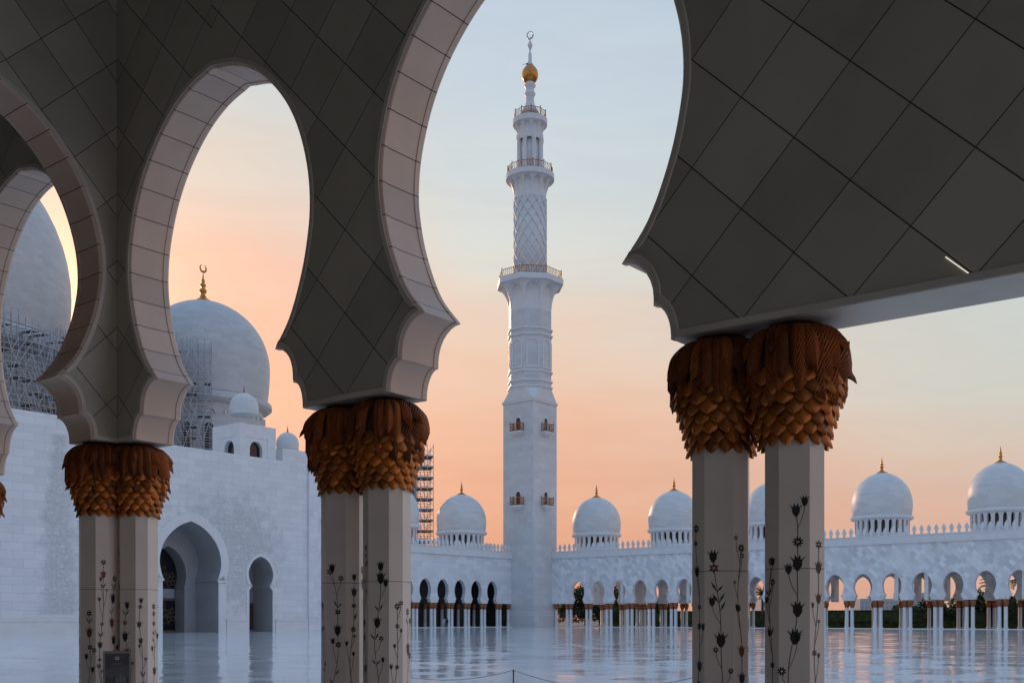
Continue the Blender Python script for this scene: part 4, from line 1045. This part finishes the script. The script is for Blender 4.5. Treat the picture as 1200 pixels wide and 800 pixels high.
# nearer bay of the wall, standing forward
bm = bmesh.new(); YF = -6.2
quad(bm, (-42, YF, 0), (-.6, YF, 0), (-.6, YF, HW_), (-42, YF, HW_)); quad(bm, (-.6, YF, 0), (-.6, 0, 0), (-.6, 0, HW_), (-.6, YF, HW_)); quad(bm, (-42, YF, HW_), (-.6, YF, HW_), (-.6, 18, HW_), (-42, 18, HW_))
for v in bm.verts: v.co.x += 12
fb = obj('forward_wall', bm, M['relief2'], ph, loc=(-12, 0, 0))
bm = bmesh.new(); box(bm, -42, -.55, YF - .16, YF - .002, 0, 1.25); box(bm, -42, -.5, YF - .24, YF - .002, 1.252, 1.45); obj('dado_moulding', bm, M['marble_plain'], ph)
bm = bmesh.new(); quad(bm, (-.6, 0, 0), (0, 0, 0), (0, 0, HW_), (-.6, 0, HW_)); obj('corner_strip', bm, M['marble_plain'], ph)
def local(px, py, Y):
    """pixel at a depth -> prayer hall coordinates"""
    p = Vector(((px - 600) / 1250 * Y, Y)); u_, v_ = p.x * S.x + p.y * S.y, p.x * T.x + p.y * T.y
    return v_ - VW0, -(u_ - UW), (725 - py) / 1250 * Y + EYE
# the two great domes
x, y, z = local(238, 470, 168); RD = 76.5 * 168 / 1250
dome_part(ph, x, y, z, RD, 0.0, fin=True, crescent=True, label='lower grey white dome with gold finial and crescent', seg=64, top=1.03, low=.50, finh=.80, mat='marble_dome_grey')
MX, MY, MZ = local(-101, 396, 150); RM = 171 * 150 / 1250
dome_part(ph, MX, MY, MZ, RM, 0.0, fin=True, crescent=True, label='largest white dome, cut by the left picture edge', seg=96, mat='marble_dome_grey')
def big_drum(cx_, cy_, zt_, r_, h_, nw):
    bm = bmesh.new(); lathe(bm, [(r_, zt_ - h_), (r_, zt_)], 72, (cx_, cy_, 0), cap=False); o_ = obj('dome_drum', bm, M['marble_dome_grey'], ph, True)
    bm = bmesh.new(); bm2 = bmesh.new()
    for k in range(nw):
        a = 2 * math.pi * k / nw; c_ = Vector((math.cos(a), math.sin(a))); d_ = Vector((-c_.y, c_.x)); w_ = r_ * math.pi / nw * .42
        def pt(xx, zz, e): q = c_ * (r_ + e) + d_ * xx; return (cx_ + q.x, cy_ + q.y, zz)
        zb_ = zt_ - r_ * .78; zs_ = zt_ - r_ * .42
        I = [(-w_, zb_)] + [(w_ * math.cos(math.pi - math.pi * i / 10), zs_ + w_ * 1.15 * math.sin(math.pi * i / 10)) for i in range(11)] + [(w_, zb_)]
        bm.faces.new([bm.verts.new(pt(p, q, .06)) for p, q in I])
        for sc_, up in ((1.35, 0), (1.5, r_ * .24)):
            A = [(p * (1.0 if up == 0 else 1.3), q + up if i not in (0, len(I) - 1) else (q if up == 0 else zs_ + up)) for i, (p, q) in enumerate(I)]
            B = [(p * 1.18, (q - zs_ - up) * 1.12 + zs_ + up if q > zs_ + up else q) for p, q in A]
            for i in range(len(A) - 1):
                quad(bm2, pt(*A[i], .30), pt(*A[i + 1], .30), pt(*B[i + 1], .30), pt(*B[i], .30)); quad(bm2, pt(*B[i], .30), pt(*B[i + 1], .30), pt(*B[i + 1], 0), pt(*B[i], 0)); quad(bm2, pt(*A[i], .0), pt(*A[i + 1], .0), pt(*A[i + 1], .3), pt(*A[i], .3))
    obj('drum_windows', bm, M['dark_glass'], o_); bmesh.ops.recalc_face_normals(bm2, faces=bm2.faces); obj('window_arches', bm2, M['marble_plain'], o_)
big_drum(x, y, z - .17 * RD, RD * .90, z - .17 * RD - 19.91, 18)
big_drum(MX, MY, MZ - .17 * RM, RM * .95, MZ - .17 * RM - 19.91, 26)
SX_, SY_, SZ_ = x, y, z
# little domed stair turret and a smaller dome on the roof
tx, ty = 76.16 - VW0, 101 - 98.7
bm = bmesh.new(); zt_ = 24.05
AR = [(.9, 19.91), (.9, 21.2)] + [(.9 * math.cos(math.pi / 2 * i / 6), 21.2 + .95 * math.sin(math.pi / 2 * i / 6)) for i in range(1, 7)]
wall_holes(bm, tx, tx + 5.2, zt_, [(tx + 2.3, AR)], ty, False, 19.91); reveal(bm, tx + 2.3, AR, ty, ty + .5)
sub = bmesh.new(); wall_holes(sub, -5.2, 0, zt_, [(-2.0, AR)], 0, False, 19.91); reveal(sub, -2.0, AR, 0, .5)
for v in sub.verts: v.co = Vector((tx + v.co.y, ty - v.co.x, v.co.z))
me = bpy.data.meshes.new('tmp'); sub.to_mesh(me); sub.free(); bm.from_mesh(me); bpy.data.meshes.remove(me)
quad(bm, (tx, ty, zt_), (tx + 5.2, ty, zt_), (tx + 5.2, ty + 5.2, zt_), (tx, ty + 5.2, zt_)); quad(bm, (tx + 5.2, ty, 19.91), (tx + 5.2, ty + 5.2, 19.91), (tx + 5.2, ty + 5.2, zt_), (tx + 5.2, ty, zt_)); quad(bm, (tx, ty + 5.2, 19.91), (tx + 5.2, ty + 5.2, 19.91), (tx + 5.2, ty + 5.2, zt_), (tx, ty + 5.2, zt_))
tu = obj('roof_turret', bm, M['marble_plain'], ph)
bm = bmesh.new(); box(bm, tx + .6, tx + 4.6, ty + .52, ty + .6, 19.92, 22.4); box(bm, tx + .52, tx + .6, ty + .6, ty + 4.6, 19.92, 22.4); obj('window', bm, M['dark_glass'], tu)
bm = bmesh.new(); box(bm, tx + .9, tx + 4.2, ty - .06, ty - .003, 22.55, 22.68); box(bm, tx + 3.95, tx + 4.08, ty - .06, ty - .003, 19.92, 22.545); box(bm, tx - .06, tx - .003, ty + 1.0, ty + 4.2, 22.55, 22.68); obj('moulding', bm, M['marble_plain'], tu)
def small_dome(px, pr, py_base, Y, nm):
    x_, y_, z_ = local(px, py_base, Y); r_ = pr * Y / 1250
    bm = bmesh.new(); lathe(bm, [(r_ * 1.0, -.9 * r_ * .25), (r_ * 1.0, 0)] + dome_profile(r_ * 1.03, 1.05, .30)[0:], 32, (x_, y_, z_)); return obj('dome', bm, M['marble_dome'], ph, True), (x_, y_, z_, r_)
d1, q1 = small_dome(286, 16.3, 483, 124.8, 1); d1['label'] = 'small white dome on the box-shaped roof turret'
bm = bmesh.new(); lathe(bm, [(.16, 0), (.10, .2), (.05, .5), (0, .95)], 8, (q1[0], q1[1], q1[2] + q1[3] * 1.38), cap=False); obj('finial', bm, M['bronze'], d1)
d2, q2 = small_dome(337, 12.8, 524, 131.0, 1); d2['label'] = 'smallest white dome right of the roof turret'
bm = bmesh.new(); lathe(bm, [(.15, 0), (.09, .2), (.05, .5), (0, .95)], 8, (q2[0], q2[1], q2[2] + q2[3] * 1.36), cap=False); obj('finial', bm, M['bronze'], d2)
bm = bmesh.new(); lathe(bm, [(q2[3] * .97, q2[2] - 1.2), (q2[3] * .97, q2[2] - .3)], 32, (q2[0], q2[1], 0)); obj('dome_neck', bm, M['marble_plain'], ph)
bm = bmesh.new(); box(bm, q2[0] - 2.3, q2[0] + 5.5, q2[1] - 1.9, q2[1] + 3, 19.91, q2[2] - .55); obj('roof_block', bm, M['marble_plain'], ph)

# ------------------------------------------------------------------ scaffolding round the domes
def ring_scaffold(nm, label, cx_, cy_, r0, a0, a1, na, zb, ztop_fn, lift=2.0, depth=2.6, seed=1, rt=.055):
    rg = random.Random(seed); sc = thing(nm, label, 'scaffolding', W(UW, VW0), ROT + math.pi / 2, 'scaffolding round the domes')
    bp, bl, bd_ = bmesh.new(), bmesh.new(), bmesh.new()
    pos = lambda a, r_, z: Vector((cx_ + r_ * math.cos(a), cy_ + r_ * math.sin(a), z))
    A = [a0 + (a1 - a0) * i / na for i in range(na + 1)]
    for i, a in enumerate(A):
        zt_ = ztop_fn(i / na)
        for r_ in (r0, r0 + depth): bar(bp, pos(a, r_, zb), pos(a, r_, zt_ + rg.uniform(.2, 1.3)), rt * 1.1)
        n_ = int((zt_ - zb) / lift)
        for k in range(n_ + 1):
            z_ = zb + k * lift
            bar(bl, pos(a, r0, z_), pos(a, r0 + depth, z_), rt * .9)
            if i < na and zb + k * lift <= ztop_fn((i + .5) / na) + .1:
                b = A[i + 1]
                for r_ in (r0, r0 + depth): bar(bl, pos(a, r_, z_), pos(b, r_, z_), rt * .9); bar(bl, pos(a, r_, z_ + lift * .5), pos(b, r_, z_ + lift * .5), rt * .7)
                if rg.random() < .8:
                    e = (a, b) if rg.random() < .5 else (b, a); bar(bd_, pos(e[0], r0 + depth, z_), pos(e[1], r0 + depth, z_ + lift * rg.choice((1, 1, 2))), rt * .9)
                if rg.random() < .22:
                    q = [pos(a, r0 + .1, z_ + .06), pos(b, r0 + .1, z_ + .06), pos(b, r0 + depth - .1, z_ + .06), pos(a, r0 + depth - .1, z_ + .06)]
                    bb_ = bmesh.new(); quad(bb_, *q); quad(bb_, *[p + Vector((0, 0, -.08)) for p in q][::-1]); quad(bb_, q[0], q[1], q[1] - Vector((0, 0, .08)), q[0] - Vector((0, 0, .08))); quad(bb_, q[3], q[2], q[2] - Vector((0, 0, .2)), q[3] - Vector((0, 0, .2))); bmesh.ops.remove_doubles(bb_, verts=bb_.verts, dist=.001); obj('deck', bb_, M['board'], sc)
    obj('poles', bp, M['steel'], sc); obj('ledgers', bl, M['white_sheet'], sc); obj('braces', bd_, M['white_sheet'], sc)
    return sc
# angle in hall coordinates that faces the camera
def cam_angle(cx_, cy_):
    P0 = Vector((0 - VW0, -(0 - UW))); return math.atan2(P0.y - cy_, P0.x - cx_)
ca = cam_angle(MX, MY)
ring_scaffold('scaffold', 'dense scaffolding around the base of the largest dome, far left', MX, MY, RM * 1.0 + .6, ca - .15, ca + 1.50, 40, 19.95, lambda t: 41.6 - 2.2 * abs(math.sin(t * 9)), 1.6, 3.0, 5, .055)
ca = cam_angle(SX_, SY_)
ring_scaffold('scaffold', 'scaffolding climbing the left side of the smaller crescent dome', SX_, SY_, RD * 1.0 + .5, ca - 1.75, ca + .09, 24, 19.95, lambda t: 43.4 - 3.6 * max(0, t - .45), 1.6, 2.2, 6, .05)
# free-standing lift tower behind the left arcade
tw = thing('scaffold_tower', 'tall open scaffold tower with board decks behind the left arcade', 'scaffolding', Vector(((489 - 600) / 1250 * 200, 200, 0)), R(12))
bp, bl, bd_, bd2 = bmesh.new(), bmesh.new(), bmesh.new(), bmesh.new(); wx, wy = 2.75, 2.2
for a in (-wx, .35, 1.6, wx):
    for b in (-wy, wy): bar(bp, (a, b, 0), (a, b, 34), .06)
for k in range(17):
    z = k * 1.98
    for b in (-wy, wy): bar(bl, (-wx, b, z), (wx, b, z), .05); bar(bl, (-wx, b, z + 1), (wx, b, z + 1), .04); bar(bd_ if b < 0 else bd2, (1.6, b, z), (.35, b, z + 1.98), .045); bar(bd_ if b < 0 else bd2, (1.6, b, z), (wx, b, z + 1.98), .045)
    for a in (-wx, wx): bar(bl, (a, -wy, z), (a, wy, z), .05)
    bb_ = bmesh.new(); box(bb_, -wx, wx, -wy, wy, z + .06, z + .19); obj('deck', bb_, M['board'], tw)
obj('poles', bp, M['white_sheet'], tw); obj('ledgers', bl, M['white_sheet'], tw); obj('braces', bd_, M['white_sheet'], tw); obj('braces', bd2, M['white_sheet'], tw)
bm = bmesh.new(); box(bm, -wx + .1, -.3, -1.9, -1.0, 0, 33); obj('mast_sheeting', bm, M['steel'], tw)

# ------------------------------------------------------------------ people by the left arcade
SK = flat('skin', (.35, .20, .13), .6)
def person(label, px, Y, cloth, h=1.7, seed=0, lean=0.0):
    x_ = (px - 600) / 1250 * Y
    bm = bmesh.new()
    sk = [(0, 0, .95, .15), (0, .01, 1.15, .155), (0, .0, 1.38, .17), (0, -.0, 1.46, .07), (0, -.01, 1.55, .085), (0, -.01, 1.63, .10), (0, 0, 1.70, .06)]
    verts = [(a, b, c) for a, b, c, r_ in sk]; rad = [r_ for *_, r_ in sk]; edges = [(i, i + 1) for i in range(6)]
    for sg_ in (-1, 1):
        b0 = len(verts)
        verts += [(sg_ * .10, 0, .86), (sg_ * .11, -.02 * sg_, .48), (sg_ * .11, .04 * sg_, .08), (sg_ * .12, -.12 + .04 * sg_, .04)]; rad += [.10, .075, .05, .045]; edges += [(0, b0), (b0, b0 + 1), (b0 + 1, b0 + 2), (b0 + 2, b0 + 3)]
        b1 = len(verts)
        verts += [(sg_ * .19, 0, 1.40), (sg_ * .25, .02, 1.14), (sg_ * .24, -.06, .92), (sg_ * .23, -.09, .82)]; rad += [.06, .05, .04, .035]; edges += [(2, b1), (b1, b1 + 1), (b1 + 1, b1 + 2), (b1 + 2, b1 + 3)]
    me = bpy.data.meshes.new('person'); me.from_pydata(verts, edges, []); me.update()
    me.materials.append(cloth); o_ = bpy.data.objects.new('person', me); COL.objects.link(o_)
    o_.location = (x_, Y, .0); o_.scale = (h / 1.72,) * 3; o_.rotation_euler = (0, 0, seed)
    md = o_.modifiers.new('skin', 'SKIN')
    sv = me.skin_vertices[0].data
    for i, r_ in enumerate(rad): sv[i].radius = (r_, r_ * .8); sv[i].use_root = (i == 0)
    sb = o_.modifiers.new('sub', 'SUBSURF'); sb.levels = 1; sb.render_levels = 1
    tag(o_, label, 'person', 'people by the left arcade', 'thing')
    bm = bmesh.new(); lathe(bm, [(.085, 1.55), (.112, 1.63), (.10, 1.71), (.05, 1.755), (0, 1.76)], 12, (0, .01, 0), cap=False); obj('hair', bm, flat('dark_hair', (.02, .018, .016), .6), o_, True)
    return o_
person('person in pale clothes standing before the left arcade', 520.5, 178.6, flat('pale_clothes', (.5, .5, .5), .8), 1.72, .3)
person('person in dark clothes standing before the left arcade', 523.8, 178.2, flat('dark_clothes', (.03, .03, .04), .8), 1.7, -.4)

# ------------------------------------------------------------------ planting and buildings beyond the right arcade
def leaf_cloud(bm, c, rad, n, size, rng, hollow=.35):
    for _ in range(n):
        while True:
            p = Vector((rng.uniform(-1, 1), rng.uniform(-1, 1), rng.uniform(-1, 1)))
            if hollow < p.length < 1: break
        p = Vector((c[0] + p.x * rad[0], c[1] + p.y * rad[1], c[2] + p.z * rad[2])); s = size * rng.uniform(.6, 1.3)
        a = Vector((rng.gauss(0, 1), rng.gauss(0, 1), rng.gauss(0, .6))).normalized(); b = a.orthogonal().normalized()
        quad(bm, p - a * s, p + b * s * .55, p + a * s, p - b * s * .55)
def tree(label, u, v, h, rw, seed, cat='tree'):
    rng = random.Random(seed); t = thing('tree', label, cat, W(u, v), ROT, 'trees beyond the right arcade')
    bm = bmesh.new(); bar(bm, (0, 0, 0), (.1, 0, h * .45), h * .025, 8)
    for k in range(6): a = rng.uniform(0, 6.28); bar(bm, (.05, 0, h * rng.uniform(.25, .42)), (rw * .6 * math.cos(a), rw * .6 * math.sin(a), h * rng.uniform(.55, .85)), h * .012, 6)
    obj('trunk', bm, M['bark'], t)
    bm = bmesh.new()
    for k in range(11):
        a = rng.uniform(0, 6.28); q = rng.uniform(.1, .75) * rw; leaf_cloud(bm, (q * math.cos(a), q * math.sin(a), h * rng.uniform(.22, .88)), (rw * .5, rw * .5, h * .2), 330, .26, rng)
    obj('crown', bm, M['leaf'], t)
def palm(label, u, v, h, seed):
    rng = random.Random(seed); t = thing('palm_tree', label, 'palm tree', W(u, v), ROT, 'palms beyond the right arcade')
    bm = bmesh.new(); blob(bm, [(0, 0, 0, .32), (.05, 0, h * .4, .24), (.1, .05, h * .8, .22), (.1, .05, h, .26)], 10); obj('trunk', bm, M['bark'], t, True)
    bm = bmesh.new()
    for k in range(30):
        a = 2 * math.pi * k / 30 + rng.uniform(-.1, .1); el = rng.uniform(-.35, 1.25); L_ = rng.uniform(2.3, 3.0); pts = []
        for j in range(9):
            s_ = j / 8; e_ = el - 1.35 * s_ * s_; 
            pts.append((pts[-1] + Vector((math.cos(a) * math.cos(e_), math.sin(a) * math.cos(e_), math.sin(e_))) * L_ / 8) if pts else Vector((.1, .05, h)))
        for j in range(8):
            bar(bm, pts[j], pts[j + 1], .035)
            d = (pts[j + 1] - pts[j]).normalized(); sd = d.cross(Vector((0, 0, 1)))
            sd = sd.normalized() if sd.length > .01 else Vector((1, 0, 0))
            for q in (0, .33, .66):
                p = pts[j].lerp(pts[j + 1], q); l_ = .62 * (1 - .5 * j / 8)
                for sg_ in (-1, 1):
                    e = p + (sd * sg_ * .8 + d * .5 - Vector((0, 0, .35))) * l_; quad(bm, p, p + d * .06, e, p - d * .03)
    obj('crown', bm, M['leaf'], t)
def u_at(px, v):
    r_ = (px - 600) / 1250; k = v / (r_ * T.x + T.y); return (r_ * S.x + S.y) * k
for i, (px, v, h, rw) in enumerate(((668, 186, 8.5, 3.6), (686, 190, 9.5, 4.0), (703, 185, 8.6, 3.8), (722, 189, 9.0, 3.6), (748, 192, 7.5, 3.2), (777, 187, 6.6, 3.0), (1102, 182, 5.0, 3.0), (1150, 186, 6.4, 3.6), (1168, 183, 6.0, 3.2), (1195, 188, 5.6, 3.4), (1068, 195, 4.2, 3.0), (1128, 192, 5.2, 3.0))):
    tree(['tallest dark leafy tree behind the arches next to the minaret, first', 'dark leafy tree filling the second arch right of the minaret', 'broad dark tree filling the third arch right of the minaret', 'dark tree behind the fourth arch right of the minaret', 'dark tree behind the fifth arch right of the minaret', 'low dark tree behind the sixth arch right of the minaret',
          'round dark bush tree left of the far right arches', 'dark tree under the palm in the far right arches', 'dark tree right of the palm seen through the right arches', 'dark tree at the right picture edge behind the arcade', 'low faint tree behind the open arches on the right', 'low dark tree between two right hand arches'][i], u_at(px, v), v, h, rw, 40 + i)
palm('palm with drooping fronds between the two nearest columns', u_at(893, 182), 182, 6.0, 1)
palm('palm crown showing in the arch right of the second cross vault', u_at(1165, 179), 179, 6.3, 2)
palm('palm crown in the last arch at the right picture edge', u_at(1196, 181), 181, 7.6, 3)
rng = random.Random(5)
for i, (v, z, dv, lab) in enumerate(((176.5, .95, .7, 'low clipped hedge running just behind the right arcade'), (183.5, 2.9, .9, 'taller clipped hedge further behind the right arcade'))):
    bm = bmesh.new(); box(bm, 0, 110, -dv, dv, 0, z)
    for k in range(9000): p = Vector((rng.uniform(0, 110), rng.choice((-dv, rng.uniform(-dv, dv))), 0)); p.z = z if p.y != -dv else rng.uniform(.05, z); s = rng.uniform(.10, .22); a = Vector((rng.gauss(0, 1), rng.gauss(0, 1), rng.gauss(0, 1))).normalized(); b = a.orthogonal(); quad(bm, p - a * s, p + b * s * .6, p + a * s, p - b * s * .6)
    tag(obj('hedge', bm, M['hedge'], loc=W(-117, v), rz=ROT), lab, 'hedge', 'hedges behind the right arcade', 'thing')
HZ = flat('haze_toned_concrete', (.50, .51, .54), .8, var=.1, scale=.05); HW2 = flat('haze_toned_window', (.36, .38, .42), .4)  # air haze put into pale blue-grey wall and window colours
for i, (px0, px1, py, Y, lab) in enumerate(((892, 966, 699, 620, 'long low grey office block far beyond the arcade'), (1008, 1052, 701, 600, 'pale low building far beyond the open arches'), (1052, 1092, 694, 1500, 'faint wide building on the horizon seen through arches'))):
    x0, x1 = (px0 - 600) / 1250 * Y, (px1 - 600) / 1250 * Y; zt_ = (725 - py) / 1250 * Y + EYE
    b = thing('office_block', lab, 'building', Vector(((x0 + x1) / 2, Y, 0)), 0); hwx = (x1 - x0) / 2
    bm = bmesh.new(); box(bm, -hwx, hwx, 0, 18, 0, zt_); box(bm, -hwx * .3, hwx * .2, 4, 12, zt_, zt_ * 1.12); obj('wall', bm, HZ, b)
    n_ = 9
    for k in range(4):
        z0 = zt_ * (.14 + .21 * k); bm = bmesh.new()
        for j in range(n_): xx = -hwx + 2 * hwx * (j + .5) / n_; quad(bm, (xx - hwx * .07, -.05, z0), (xx + hwx * .07, -.05, z0), (xx + hwx * .07, -.05, z0 + zt_ * .11), (xx - hwx * .07, -.05, z0 + zt_ * .11))
        obj('window_row', bm, HW2, b)
bpy.context.view_layer.update()
